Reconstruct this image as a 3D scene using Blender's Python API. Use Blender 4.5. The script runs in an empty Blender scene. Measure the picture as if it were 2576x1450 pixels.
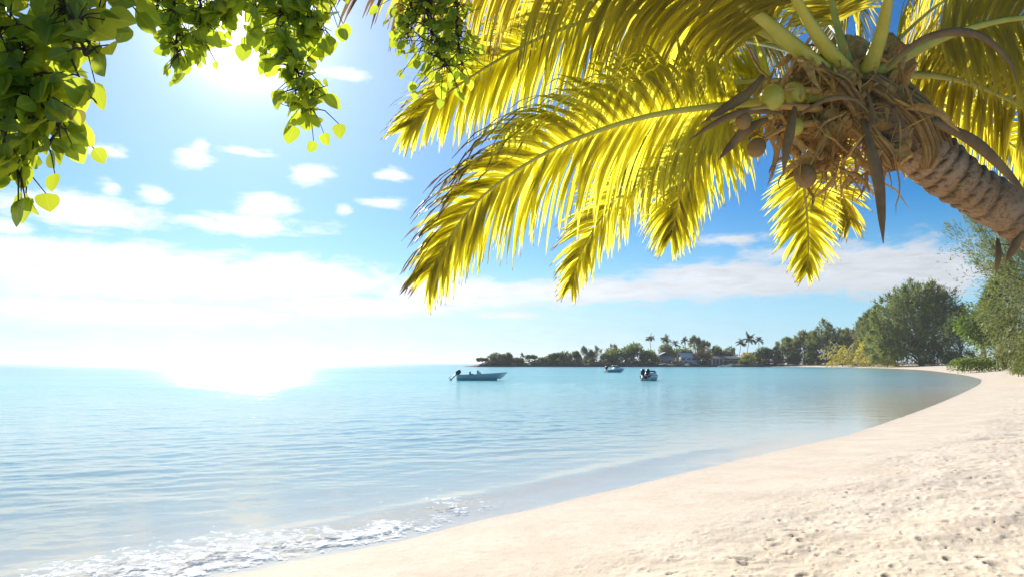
import bpy, bmesh, math, random
import numpy as np
from mathutils import Vector, Matrix
random.seed(7); rng = np.random.default_rng(7)
S = bpy.context.scene
COL = S.collection
R = math.radians

# ------------------------------------------------------------------ camera frame
CAM_H = 1.7; F = 1715.7; CX, CY, HZ = 1288.0, 725.0, 912.0      # focal length / centre / horizon in a 2576 px wide frame
PITCH = math.atan((HZ-CY)/F)
C0 = np.array([0, 0, CAM_H]); FW = np.array([0, math.cos(PITCH), math.sin(PITCH)]); UP = np.array([0, -math.sin(PITCH), math.cos(PITCH)]); RT = np.array([1., 0, 0])
def ray(px, py): return FW + (px-CX)/F*RT - (py-CY)/F*UP
def U(px, py, d): return C0 + d*ray(px, py)
def W0(px, py):                                   # point on the water plane
    r = ray(px, py); return C0 + r*(-CAM_H/r[2])
def azel(px, py):
    r = ray(px, py); r = r/np.linalg.norm(r); return math.degrees(math.atan2(r[0], r[1])), math.degrees(math.asin(r[2]))
SUN_AZ, SUN_EL = azel(622, 25)
SUND = np.array([math.sin(R(SUN_AZ))*math.cos(R(SUN_EL)), math.cos(R(SUN_AZ))*math.cos(R(SUN_EL)), math.sin(R(SUN_EL))])

# ------------------------------------------------------------------ object helpers
def tag(o, label=None, cat=None, group=None, kind=None):
    for k, v in (('label', label), ('category', cat), ('group', group), ('kind', kind)):
        if v: o[k] = v
    return o
def empty(name, loc=(0, 0, 0), rz=0, **kw):
    o = bpy.data.objects.new(name, None); COL.objects.link(o); o.location = [float(v) for v in loc]; o.rotation_euler[2] = rz
    o.empty_display_size = .1
    return tag(o, **kw)
def link(name, me, mat, parent=None):
    o = bpy.data.objects.new(name, me); COL.objects.link(o)
    for m in (mat if isinstance(mat, (list, tuple)) else [mat]): me.materials.append(m)
    if parent: o.parent = parent
    return o
def npmesh(name, V, Q, smooth=True, attrs=None):
    V = np.asarray(V, np.float32); Q = np.asarray(Q, np.int32); n = Q.shape[1]
    me = bpy.data.meshes.new(name)
    me.vertices.add(len(V)); me.vertices.foreach_set('co', V.ravel())
    me.loops.add(Q.size); me.loops.foreach_set('vertex_index', Q.ravel())
    me.polygons.add(len(Q)); me.polygons.foreach_set('loop_start', np.arange(0, Q.size, n, dtype=np.int32))
    try: me.polygons.foreach_set('loop_total', np.full(len(Q), n, np.int32))
    except Exception: pass
    me.polygons.foreach_set('use_smooth', np.full(len(Q), smooth))
    for k, v in (attrs or {}).items():
        a = me.attributes.new(k, 'FLOAT', 'POINT'); a.data.foreach_set('value', np.asarray(v, np.float32))
    me.update(calc_edges=True); me.validate()
    return me
class MB:                                          # collects quads for one mesh
    def __init__(s): s.V = []; s.Q = []; s.n = 0; s.A = []
    def add(s, V, Q, a=0.):
        V = np.asarray(V, float); s.V.append(V); s.Q.append(np.asarray(Q, int)+s.n); s.n += len(V)
        s.A.append(np.full(len(V), a) if np.isscalar(a) else np.asarray(a, float)); return s
    def tube(s, P, rad, k=8, flat=1., ref=(0, 0, 1), a=0., cap=True):
        P = np.asarray(P, float); n = len(P); rad = np.broadcast_to(np.asarray(rad, float), (n,))
        T = np.gradient(P, axis=0); T /= np.linalg.norm(T, axis=1)[:, None]+1e-12
        N = np.array(ref, float)
        if abs(np.dot(N, T[0])) > .95: N = np.array([1., 0.1, 0])
        rings = []
        for i in range(n):
            N = N-T[i]*np.dot(N, T[i]); N /= np.linalg.norm(N)+1e-12; B = np.cross(T[i], N)
            th = np.linspace(0, 2*math.pi, k, endpoint=False)[:, None]
            rings.append(P[i]+rad[i]*(np.cos(th)*B+np.sin(th)*N*flat))
        V = np.concatenate(rings); Q = []
        for i in range(n-1):
            for j in range(k):
                Q.append((i*k+j, i*k+(j+1) % k, (i+1)*k+(j+1) % k, (i+1)*k+j))
        aa = a if np.isscalar(a) else np.repeat(np.asarray(a), k)
        if cap:
            V = np.vstack([V, P[0], P[-1]]); c0, c1 = n*k, n*k+1
            for j in range(0, k, 2):
                Q.append((c0, (j+2) % k, (j+1) % k, j)); o = (n-1)*k; Q.append((c1, o+j, o+(j+1) % k, o+(j+2) % k))
            if not np.isscalar(a): aa = np.concatenate([aa, [a[0], a[-1]]])
        return s.add(V, Q, aa)
    def box(s, c, d, rz=0., taper=1.):
        x, y, z = np.array(d)/2.
        V = np.array([(-x, -y, -z), (x, -y, -z), (x, y, -z), (-x, y, -z), (-x*taper, -y*taper, z), (x*taper, -y*taper, z), (x*taper, y*taper, z), (-x*taper, y*taper, z)])
        c_, s_ = math.cos(rz), math.sin(rz); V = V @ np.array([[c_, s_, 0], [-s_, c_, 0], [0, 0, 1]])+np.array(c)
        return s.add(V, [(3, 2, 1, 0), (4, 5, 6, 7), (0, 1, 5, 4), (1, 2, 6, 5), (2, 3, 7, 6), (3, 0, 4, 7)])
    def loft(s, rings, closed=True, caps=True):     # rings: list of (k,3)
        k = len(rings[0]); V = np.concatenate(rings); Q = []
        for i in range(len(rings)-1):
            for j in range(k if closed else k-1):
                Q.append((i*k+j, i*k+(j+1) % k, (i+1)*k+(j+1) % k, (i+1)*k+j))
        if caps:
            for o, r_ in ((0, rings[0]), ((len(rings)-1)*k, rings[-1])):
                c = len(V); V = np.vstack([V, np.mean(r_, axis=0)])
                for j in range(0, k, 2): Q.append((c, o+j, o+(j+1) % k, o+(j+2) % k) if o else (c, (j+2) % k, (j+1) % k, j))
        return s.add(V, Q)
    def ellipsoid(s, c, r, k=14, m=9, jit=0., rot=None):
        rings = []
        for i in range(m):
            ph = math.pi*(i+.02)/(m-1+.04); th = np.linspace(0, 2*math.pi, k, endpoint=False)
            rr = 1+jit*rng.normal(size=k)
            p = np.stack([math.sin(ph)*np.cos(th)*r[0]*rr, math.sin(ph)*np.sin(th)*r[1]*rr, np.full(k, -math.cos(ph)*r[2])], 1)
            if rot is not None: p = p @ rot.T
            rings.append(p+np.array(c))
        return s.loft(rings)
    def build(s, name, mat, parent=None, smooth=True, attr='dry'):
        V = np.concatenate(s.V)
        if parent is not None:
            pass
        return link(name, npmesh(name, V, np.concatenate(s.Q), smooth, {attr: np.concatenate(s.A)}), mat, parent)
def crom(P, n):                                     # Catmull-Rom through points, arc-length resampled
    P = np.asarray(P, float); E = np.vstack([2*P[0]-P[1], P, 2*P[-1]-P[-2]]); out = []
    for i in range(1, len(E)-2):
        for t in np.linspace(0, 1, 16, endpoint=False):
            a, b, c, d = E[i-1:i+3]
            out.append(.5*((2*b)+(c-a)*t+(2*a-5*b+4*c-d)*t*t+(3*b-a-3*c+d)*t**3))
    out.append(P[-1]); out = np.array(out)
    L = np.concatenate([[0], np.cumsum(np.linalg.norm(np.diff(out, axis=0), axis=1))]); u = np.linspace(0, L[-1], n)
    return np.stack([np.interp(u, L, out[:, k]) for k in range(out.shape[1])], 1)
def unit(v): v = np.asarray(v, float); return v/(np.linalg.norm(v, axis=-1, keepdims=True)+1e-12)

# ------------------------------------------------------------------ numpy noise
def _h(ix, iy, s):
    n = (ix.astype(np.int64)*374761393+iy.astype(np.int64)*668265263+s*974634777) & 0xffffffff
    n = ((n ^ (n >> 13))*1274126177) & 0xffffffff
    return ((n ^ (n >> 16)) & 0xffffff)/float(0xffffff)
def vnoise(x, y, s=0):
    ix = np.floor(x); iy = np.floor(y); fx = x-ix; fy = y-iy; fx = fx*fx*(3-2*fx); fy = fy*fy*(3-2*fy)
    a = _h(ix, iy, s); b = _h(ix+1, iy, s); c = _h(ix, iy+1, s); d = _h(ix+1, iy+1, s)
    return (a*(1-fx)+b*fx)*(1-fy)+(c*(1-fx)+d*fx)*fy
def fbm(x, y, o=4, s=0):
    v = 0; a = .5
    for i in range(o): v = v+a*(vnoise(x, y, s+i)-.5); x = x*2.03+13.1; y = y*2.03+7.7; a *= .5
    return v
def sstep(a, b, x): t = np.clip((x-a)/(b-a), 0, 1); return t*t*(3-2*t)
def dents(x, y, cell, rmin, rmax, s, prob=.8):      # footprints and pits: cellular, elongated
    ix = np.floor(x/cell); iy = np.floor(y/cell); z = np.zeros_like(x)
    for dx in (-1, 0, 1):
        for dy in (-1, 0, 1):
            cx, cy = ix+dx, iy+dy; px = (cx+_h(cx, cy, s))*cell; py = (cy+_h(cx, cy, s+1))*cell
            r = rmin+(rmax-rmin)*_h(cx, cy, s+2); a = _h(cx, cy, s+3)*6.28; on = _h(cx, cy, s+4) < prob
            u = (x-px)*np.cos(a)+(y-py)*np.sin(a); v = -(x-px)*np.sin(a)+(y-py)*np.cos(a)
            q = np.sqrt((u/r)**2+(v/(r*.55))**2)
            z += on*r*(-.42*np.exp(-(q*1.05)**4)+.2*np.exp(-((q-1.35)/.35)**2))
    return z

# ------------------------------------------------------------------ node helpers
class NT:
    def __init__(s, tree): s.t = tree; s.t.nodes.clear()
    def n(s, typ, ins=None, **kw):
        nd = s.t.nodes.new(typ)
        for k, v in kw.items(): setattr(nd, k, v)
        for k, v in (ins or {}).items():
            sock = nd.inputs[k]
            if isinstance(v, bpy.types.NodeSocket): s.t.links.new(v, sock)
            elif isinstance(v, tuple) and len(v) == 3 and sock.type == 'RGBA': sock.default_value = (*v, 1)
            else: sock.default_value = v
        return nd
    def m(s, op, a, b=None, c=None, clamp=False):
        ins = {0: a}
        if b is not None: ins[1] = b
        if c is not None: ins[2] = c
        return s.n('ShaderNodeMath', ins, operation=op, use_clamp=clamp).outputs[0]
    def v(s, op, a, b=None):
        ins = {0: a}
        if b is not None: ins[1] = b
        nd = s.n('ShaderNodeVectorMath', ins, operation=op)
        return nd.outputs['Value'] if op in ('LENGTH', 'DOT_PRODUCT', 'DISTANCE') else nd.outputs[0]
    def mix(s, f, a, b, blend='MIX'):
        nd = s.t.nodes.new('ShaderNodeMix'); nd.data_type = 'RGBA'; nd.blend_type = blend
        for i, v in ((0, f), (6, a), (7, b)):
            if isinstance(v, bpy.types.NodeSocket): s.t.links.new(v, nd.inputs[i])
            elif isinstance(v, tuple): nd.inputs[i].default_value = (*v[:3], 1)
            else: nd.inputs[i].default_value = v
        return nd.outputs[2]
    def rng(s, x, a, b, c=0., d=1., smooth=False):
        return s.n('ShaderNodeMapRange', {0: x, 1: a, 2: b, 3: c, 4: d}, interpolation_type='SMOOTHSTEP' if smooth else 'LINEAR').outputs[0]
    def noise(s, vec, scale, detail=3., rough=.55, dist=0.):
        return s.n('ShaderNodeTexNoise', {'Vector': vec, 'Scale': scale, 'Detail': detail, 'Roughness': rough, 'Distortion': dist}).outputs[0]
    def xyz(s, v): return s.n('ShaderNodeSeparateXYZ', {0: v}).outputs
    def vec(s, x, y, z): return s.n('ShaderNodeCombineXYZ', {0: x, 1: y, 2: z}).outputs[0]
def newmat(name):
    m = bpy.data.materials.new(name); m.use_nodes = True; return m, NT(m.node_tree)
def out(t, sh): t.n('ShaderNodeOutputMaterial', {'Surface': sh})
def leafmat(name, c1, c2, tr, frac=.5, dry=(.16, .085, .04), rough=.45, spec=.35, nscale=6.):
    m, t = newmat(name); g = t.n('ShaderNodeNewGeometry'); rnd = g.outputs['Random Per Island']
    oc = t.n('ShaderNodeTexCoord').outputs['Object']
    base = t.mix(rnd, c1, c2); base = t.mix(t.m('MULTIPLY', t.noise(oc, nscale, 3), .5), base, tuple(x*.55 for x in c1))
    at = t.n('ShaderNodeAttribute', attribute_name='dry').outputs['Fac']
    dn = t.rng(t.m('ADD', at, t.m('MULTIPLY', t.m('SUBTRACT', rnd, .5), .3)), .45, .8)
    rib = t.rng(at, -.72, -.95, 0., .55); base = t.mix(rib, base, tuple(min(1, x*2.6+.05) for x in c2)); col = t.mix(dn, base, dry)
    trc = t.mix(t.m('MULTIPLY', t.m('FRACT', t.m('MULTIPLY', rnd, 7.31)), .65), tr, (tr[0]*.55, tr[1]*.56, tr[2]*.6)); trc = t.mix(dn, trc, tuple(x*.8 for x in dry))
    p = t.n('ShaderNodeBsdfPrincipled', {'Base Color': col, 'Roughness': rough, 'Specular IOR Level': spec})
    q = t.n('ShaderNodeBsdfTranslucent', {'Color': trc})
    out(t, t.n('ShaderNodeMixShader', {0: frac, 1: p.outputs[0], 2: q.outputs[0]}).outputs[0]); return m
def plain(name, c, c2=None, rough=.6, scale=8., spec=.4, bump=0., metal=0., stretch=None):
    m, t = newmat(name); oc = t.n('ShaderNodeTexCoord').outputs['Object']
    if stretch: oc = t.v('MULTIPLY', oc, stretch)
    nz = t.noise(oc, scale, 5, .6)
    col = t.mix(t.rng(nz, .3, .7), c, c2 or tuple(x*.75 for x in c))
    ins = {'Base Color': col, 'Roughness': rough, 'Specular IOR Level': spec, 'Metallic': metal}
    if bump: ins['Normal'] = t.n('ShaderNodeBump', {'Strength': bump, 'Distance': .05, 'Height': nz}).outputs[0]
    out(t, t.n('ShaderNodeBsdfPrincipled', ins).outputs[0]); return m

# ------------------------------------------------------------------ shoreline and terrain
shore_px = [(520, 1440), (780, 1402), (1000, 1371), (1300, 1303), (1600, 1226), (1900, 1150), (2100, 1108), (2250, 1060), (2380, 1010), (2450, 977), (2474, 960), (2462, 949), (2400, 938), (2310, 928.5), (2200, 924), (2060, 921.8), (1960, 921.2)]
SH = np.array([W0(*p)[:2] for p in shore_px])
SH = np.vstack([[(-260, -190), (-90, -62), (-30, -17), (-9.5, -.6), (-4.6, 3.2)], SH])
SHC = crom(SH, 130)
SHC = np.vstack([crom(SH[:8], 40), crom(SH[7:], 80)[1:]])
yh = W0(1500, 921)[1]
HD = np.array([((px-CX)/F*yy, yy) for px, yy in ((1900, yh), (1700, yh-1), (1500, yh), (1330, yh+1), (1240, yh), (1195, yh+1), (1172, yh+8))])
POLY = np.vstack([SHC, HD, [(HD[-1][0]+30, yh+70), (60, yh+150), (200, yh+400), (900, yh+500), (900, -400), (-260, -400)]])
COAST = np.vstack([SHC, HD, POLY[len(SHC)+len(HD):len(SHC)+len(HD)+3]])
def sdist(x, y):
    d2 = np.full(x.shape, 1e18); ins = np.zeros(x.shape, bool)
    for i in range(len(COAST)-1):
        a = COAST[i]; b = COAST[i+1]; e = b-a; t = np.clip(((x-a[0])*e[0]+(y-a[1])*e[1])/(e@e+1e-12), 0, 1)
        d2 = np.minimum(d2, (x-a[0]-t*e[0])**2+(y-a[1]-t*e[1])**2)
    for i in range(len(POLY)):
        a = POLY[i]; b = POLY[(i+1) % len(POLY)]
        c = ((a[1] > y) != (b[1] > y))
        if a[1] != b[1]: ins ^= c & (x < (b[0]-a[0])*(y-a[1])/(b[1]-a[1])+a[0])
    return np.where(ins, 1, -1)*np.sqrt(d2)
HS = ([-600, -150, -60, -25, -12, -6, -2, 0, 2, 5, 10, 20, 45, 120], [-9, -6, -3.4, -1.7, -.85, -.42, -.13, 0, .16, .38, .68, 1.1, 1.75, 2.3])
def height(x, y):
    s = sdist(x, y); return np.interp(s, *HS), s
def ground(x, y): return float(height(np.array([float(x)]), np.array([float(y)]))[0][0])
def fan(ang, rad):
    A, Rr = np.meshgrid(ang, rad, indexing='ij'); x = Rr*np.sin(A); y = Rr*np.cos(A); na, nr = A.shape
    i = np.arange(na*nr).reshape(na, nr); Q = np.stack([i[:-1, :-1], i[1:, :-1], i[1:, 1:], i[:-1, 1:]], -1).reshape(-1, 4)
    return x.ravel(), y.ravel(), Q

# sand
def sand():
    ang = np.concatenate([np.linspace(-80, -44, 60, endpoint=False), np.linspace(-44, 44, 900, endpoint=False), np.linspace(44, 100, 80)])
    rad = np.concatenate([np.geomspace(1.2, 26, 620, endpoint=False), np.geomspace(26, 900, 170)])
    x, y, Q = fan(np.radians(ang), rad)
    z, s = height(x, y); r = np.hypot(x, y)
    rough = sstep(1.2, 3.2, s+1.2*fbm(x*.5, y*.5, 3, 9))*(1-.4*sstep(20, 60, r)); near = 1-sstep(24, 40, r)
    dz = .10*fbm(x*.45, y*.45, 3, 3)*sstep(.5, 4, s)*2.
    dz += rough*(.075*fbm(x*2.1, y*2.1, 4, 21)+near*(.5*dents(x, y, .25, .035, .075, 40, .6)+.6*dents(x+3, y+9, .11, .016, .036, 60, .7)+.4*dents(x+5, y+1, .7, .08, .14, 90, .3)+.02*fbm(x*9, y*9, 3, 77)))
    dz += .012*fbm(x*.9, y*.9, 2, 5)*(1-rough)
    z = np.where(s > -1, z+dz*sstep(-.3, .6, s), z+.0)
    z += np.where(s < 0, .05*fbm(x*.35, y*.35, 3, 8)*sstep(0, 2, -s), 0)
    m, t = newmat('sand'); P = t.n('ShaderNodeNewGeometry').outputs['Position']; zz = t.xyz(P)[2]
    n1 = t.noise(P, 1.3, 5, .6); n2 = t.noise(P, 9., 5, .65); n3 = t.noise(P, 60., 3, .6)
    col = t.mix(t.rng(n1, .35, .7), (.705, .61, .475), (.615, .505, .38))
    col = t.mix(t.m('MULTIPLY', t.rng(n2, .5, .75), .55), col, (.52, .40, .285))
    n4 = t.noise(P, 26., 4, .7); col = t.mix(t.rng(n3, .6, .72, 0, .65), col, (.36, .26, .18)); col = t.mix(t.m('MULTIPLY', t.rng(n4, .56, .70, 0, .5), t.rng(zz, .1, .35)), col, (.40, .29, .20))
    wet = t.rng(zz, .035, -.02)
    col = t.mix(t.m('MULTIPLY', wet, .55), col, (.62, .53, .43))
    h = t.m('ADD', t.m('MULTIPLY', n2, .6), t.m('MULTIPLY', n3, .25))
    bp = t.n('ShaderNodeBump', {'Strength': .55, 'Distance': .03, 'Height': h}).outputs[0]
    ro = t.rng(zz, .05, .0, .95, .8)
    out(t, t.n('ShaderNodeBsdfPrincipled', {'Base Color': col, 'Roughness': ro, 'Specular IOR Level': t.rng(zz, -.03, .03, 0., .2), 'Normal': bp}).outputs[0])
    o = link('beach', npmesh('beach', np.stack([x, y, z], 1), Q), m)
    return tag(o, kind='structure')
sand()

def sea():
    ang = np.concatenate([np.linspace(-75, -40, 60, endpoint=False), np.linspace(-40, 40, 760, endpoint=False), np.linspace(40, 75, 40)])
    rad = np.concatenate([np.geomspace(3.2, 70, 560, endpoint=False), np.geomspace(70, 2900, 150)])
    x, y, Q = fan(np.radians(ang), rad); z0, s = height(x, y); r = np.hypot(x, y); dep = np.clip(-z0, 0, 9)
    z = np.zeros_like(x); g = np.random.default_rng(3)
    for i in range(46):
        L = np.exp(g.uniform(math.log(.16), math.log(2.4))); th = R(-72)+g.normal()*.36; k = 2*math.pi/L
        A = .0014*L**.8*g.uniform(.5, 1.3)
        ph = k*(x*math.cos(th)+y*math.sin(th))+g.uniform(0, 6.28)+2.2*fbm(x/L*.25, y/L*.25, 2, i)
        fade = 1-sstep(9*L**.5*3, 22*L**.5*3, r)
        w = np.sin(ph); z += fade*A*(w-.35*np.cos(2*ph))
    amp = .35+.9*vnoise(x*.12+4, y*.12, 17)
    z *= amp*(.12+.88*sstep(.02, .5, dep))*(1-sstep(60, 75, r)); z -= .012*(1-sstep(0, .12, dep))
    # small breaking wavelet along the beach
    sh = -s; wav = np.exp(-((sh-1.25-.5*fbm(x*.4, y*.4, 2, 31))/.28)**2)*(.012+.016*vnoise(x*1.3, y*1.3, 5))*(1-sstep(9, 22, r)); z += wav
    keep = ~(s > 1.5); V = np.stack([x, y, z], 1)
    kq = keep[Q].any(1); Q = Q[kq]; used = np.zeros(len(V), bool); used[Q.ravel()] = True; idx = np.cumsum(used)-1
    me = npmesh('water', V[used], idx[Q], True, {'depth': dep[used], 'shore': np.clip(-s, -2, 200)[used]})
    m, t = newmat('sea_water'); P = t.n('ShaderNodeNewGeometry').outputs['Position']
    dp = t.n('ShaderNodeAttribute', attribute_name='depth').outputs['Fac']; sd = t.n('ShaderNodeAttribute', attribute_name='shore').outputs['Fac']
    px, py, pz = t.xyz(P); dist = t.v('LENGTH', P)
    n1 = t.noise(t.v('MULTIPLY', P, (.38, 1.35, 1.)), 1.3, 4, .6, .3); n2 = t.noise(t.v('MULTIPLY', P, (.55, 1.5, 1.)), 5., 3, .6, .3); n3 = t.noise(t.v('MULTIPLY', P, (.3, 1.4, 1.)), .25, 3, .5)
    bh = t.m('ADD', t.m('MULTIPLY', n1, t.rng(dist, 8, 60, .008, .075)), t.m('ADD', t.m('MULTIPLY', n2, t.rng(dist, 8, 60, .002, .016)), t.m('MULTIPLY', n3, t.rng(dist, 20, 120, 0, .2))))
    bn = t.n('ShaderNodeBump', {'Strength': 1., 'Distance': 1., 'Height': t.m('MULTIPLY', bh, t.rng(dp, 0., .4, .25, 1.))}).outputs[0]
    sc = t.m('SUBTRACT', 1., t.m('POWER', 2.718, t.m('MULTIPLY', t.m('MAXIMUM', t.m('SUBTRACT', dp, .05), 0.), -1.5)))
    patch = t.noise(t.v('MULTIPLY', P, (.02, .055, 1.)), 1., 4, .55)
    deep = t.mix(t.rng(patch, .5, .68), (.24, .64, .60), (.17, .49, .53))
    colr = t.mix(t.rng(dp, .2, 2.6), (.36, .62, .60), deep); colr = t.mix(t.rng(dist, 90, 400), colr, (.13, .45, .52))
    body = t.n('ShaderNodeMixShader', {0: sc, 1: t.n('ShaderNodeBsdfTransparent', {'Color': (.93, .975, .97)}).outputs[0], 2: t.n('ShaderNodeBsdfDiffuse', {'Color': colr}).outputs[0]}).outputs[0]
    bk = t.n('ShaderNodeNewGeometry').outputs['Backfacing']
    fr = t.m('MULTIPLY', t.m('MINIMUM', t.n('ShaderNodeFresnel', {'IOR': 1.33, 'Normal': bn}).outputs[0], .62), t.rng(bk, 0., 1., 1., .06))
    gl = t.n('ShaderNodeBsdfGlossy', {'Color': (1., 1., 1.), 'Roughness': t.m('MULTIPLY', t.m('ADD', t.rng(dist, 12, 60, .05, .29), t.rng(dist, 60, 900, 0., .05)), t.rng(t.noise(t.v('MULTIPLY', P, (.025, .14, 1.)), 1., 5, .7), .3, .7, .9, 1.06)), 'Normal': bn}, distribution='BECKMANN').outputs[0]
    gx = t.n('ShaderNodeBsdfGlossy', {'Color': (1., 1., 1.), 'Roughness': t.rng(dist, 20, 500, .05, .2), 'Normal': bn}, distribution='GGX').outputs[0]
    gl = t.n('ShaderNodeMixShader', {0: .6, 1: gl, 2: gx}).outputs[0]
    wat = t.n('ShaderNodeMixShader', {0: fr, 1: body, 2: gl}).outputs[0]
    # foam where the wavelet runs up
    fn = t.noise(P, 7.5, 6, .72, .9); fn2 = t.noise(P, .55, 3, .6)
    band = t.m('MULTIPLY', t.rng(sd, .02, .35, 0, 1), t.rng(sd, 1.1, 2.6, 1, 0))
    left = t.rng(px, -.9, .7, 1., 0)
    band = t.m('MULTIPLY', band, t.m('MULTIPLY', left, t.rng(fn2, .36, .54)))
    fm = t.rng(t.m('ADD', fn, t.m('MULTIPLY', band, .27)), .735, .80)
    fm = t.m('MULTIPLY', fm, t.rng(band, .02, .2))
    edge = t.m('MULTIPLY', t.rng(sd, -.1, .12, 1., 0.), t.rng(dist, 6, 80, .22, .1))
    fm = t.m('MAXIMUM', fm, edge)
    out(t, t.n('ShaderNodeMixShader', {0: fm, 1: wat, 2: t.n('ShaderNodeBsdfDiffuse', {'Color': (.86, .88, .88)}).outputs[0]}).outputs[0])
    return tag(link('water', me, m), kind='structure')
sea()

# headland ground: low dark rocky shore with soil behind
def headland():
    n = 240; px = np.linspace(1168, 2010, n); V = []; rows = (0, .3, .9, 2.2, 5, 12, 45)
    prof = (-.4, .25, .75, 1.15, 1.6, 2.2, 2.6)
    x0 = (px-CX)/F*(yh-1.5)
    for i in range(n):
        e = sstep(1168, 1215, px[i]); f = .5+.9*vnoise(np.array([x0[i]*.35]), np.array([3.]), 4)[0]
        if px[i] > 1900: e = max(.2, 1-(px[i]-1900)/120)
        for j, (ro, hh) in enumerate(zip(rows, prof)):
            V.append((x0[i]+.5*fbm(np.array([x0[i]*.9+j*5]), np.array([j*1.7]), 2)[0]*2, yh-2.5+ro+1.2*fbm(np.array([x0[i]*.25]), np.array([j*.3]), 2)[0]*2, hh*(e*f*.8+.12 if hh > 0 else 1)+.35*fbm(np.array([x0[i]*.8]), np.array([j*2.]), 3)[0]*e))
    k = len(rows); i = np.arange(n*k).reshape(n, k); Q = np.stack([i[:-1, :-1], i[1:, :-1], i[1:, 1:], i[:-1, 1:]], -1).reshape(-1, 4)
    m = plain('dark_rock', (.075, .07, .055), (.03, .035, .025), .9, .6, .2, .5)
    return tag(link('headland', npmesh('headland', V, Q, False), m), kind='structure')
headland()

# ------------------------------------------------------------------ foliage card builder
def cards(C, D, L, Wd, Wv=None):
    n = len(C); D = unit(D)
    if Wv is None: Wv = rng.normal(size=(n, 3))
    Wv = Wv-D*np.sum(Wv*D, 1, keepdims=True); Wv = unit(Wv); N = np.cross(D, Wv)
    L = np.broadcast_to(L, n)[:, None]; Wd = np.broadcast_to(Wd, n)[:, None]
    a = C; b = C+D*L*.45+Wv*Wd*.5; c = C+D*L+N*L*.12*rng.normal(size=(n, 1)); d = C+D*L*.45-Wv*Wd*.5
    V = np.stack([a, b, c, d], 1).reshape(-1, 3); return V, np.arange(4*n).reshape(n, 4)
G = lambda c1, c2, tr, f=.4, **k: (c1, c2, tr, f)
M = {}
M['green'] = leafmat('broad_leaves', (.10, .155, .035), (.145, .195, .045), (.24, .33, .04), .45)
M['bright'] = leafmat('bright_leaves', (.10, .17, .025), (.17, .22, .03), (.28, .36, .03), .4)
M['dull'] = leafmat('dull_leaves', (.15, .18, .085), (.20, .21, .11), (.26, .30, .10), .45)
M['dark'] = leafmat('dark_leaves', (.09, .125, .055), (.125, .16, .065), (.19, .25, .07), .45)
M['filao'] = leafmat('casuarina_needles', (.155, .185, .055), (.21, .225, .08), (.28, .33, .07), .45)
M['filao_grey'] = leafmat('grey_needles', (.18, .20, .085), (.24, .245, .11), (.30, .33, .10), .45)
M['yellow'] = leafmat('yellow_leaves', (.36, .31, .05), (.27, .28, .05), (.60, .52, .05), .5)
M['ochre'] = leafmat('ochre_leaves', (.22, .16, .05), (.16, .14, .05), (.3, .2, .04), .4)
M['hedge'] = leafmat('hedge_leaves', (.12, .20, .03), (.18, .25, .04), (.3, .38, .04), .4)
M['palmfar'] = leafmat('distant_fronds', (.07, .09, .045), (.10, .115, .05), (.14, .17, .05), .38)
M['bark'] = plain('grey_bark', (.17, .14, .11), (.10, .08, .06), .9, 3., .2, .4)

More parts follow.
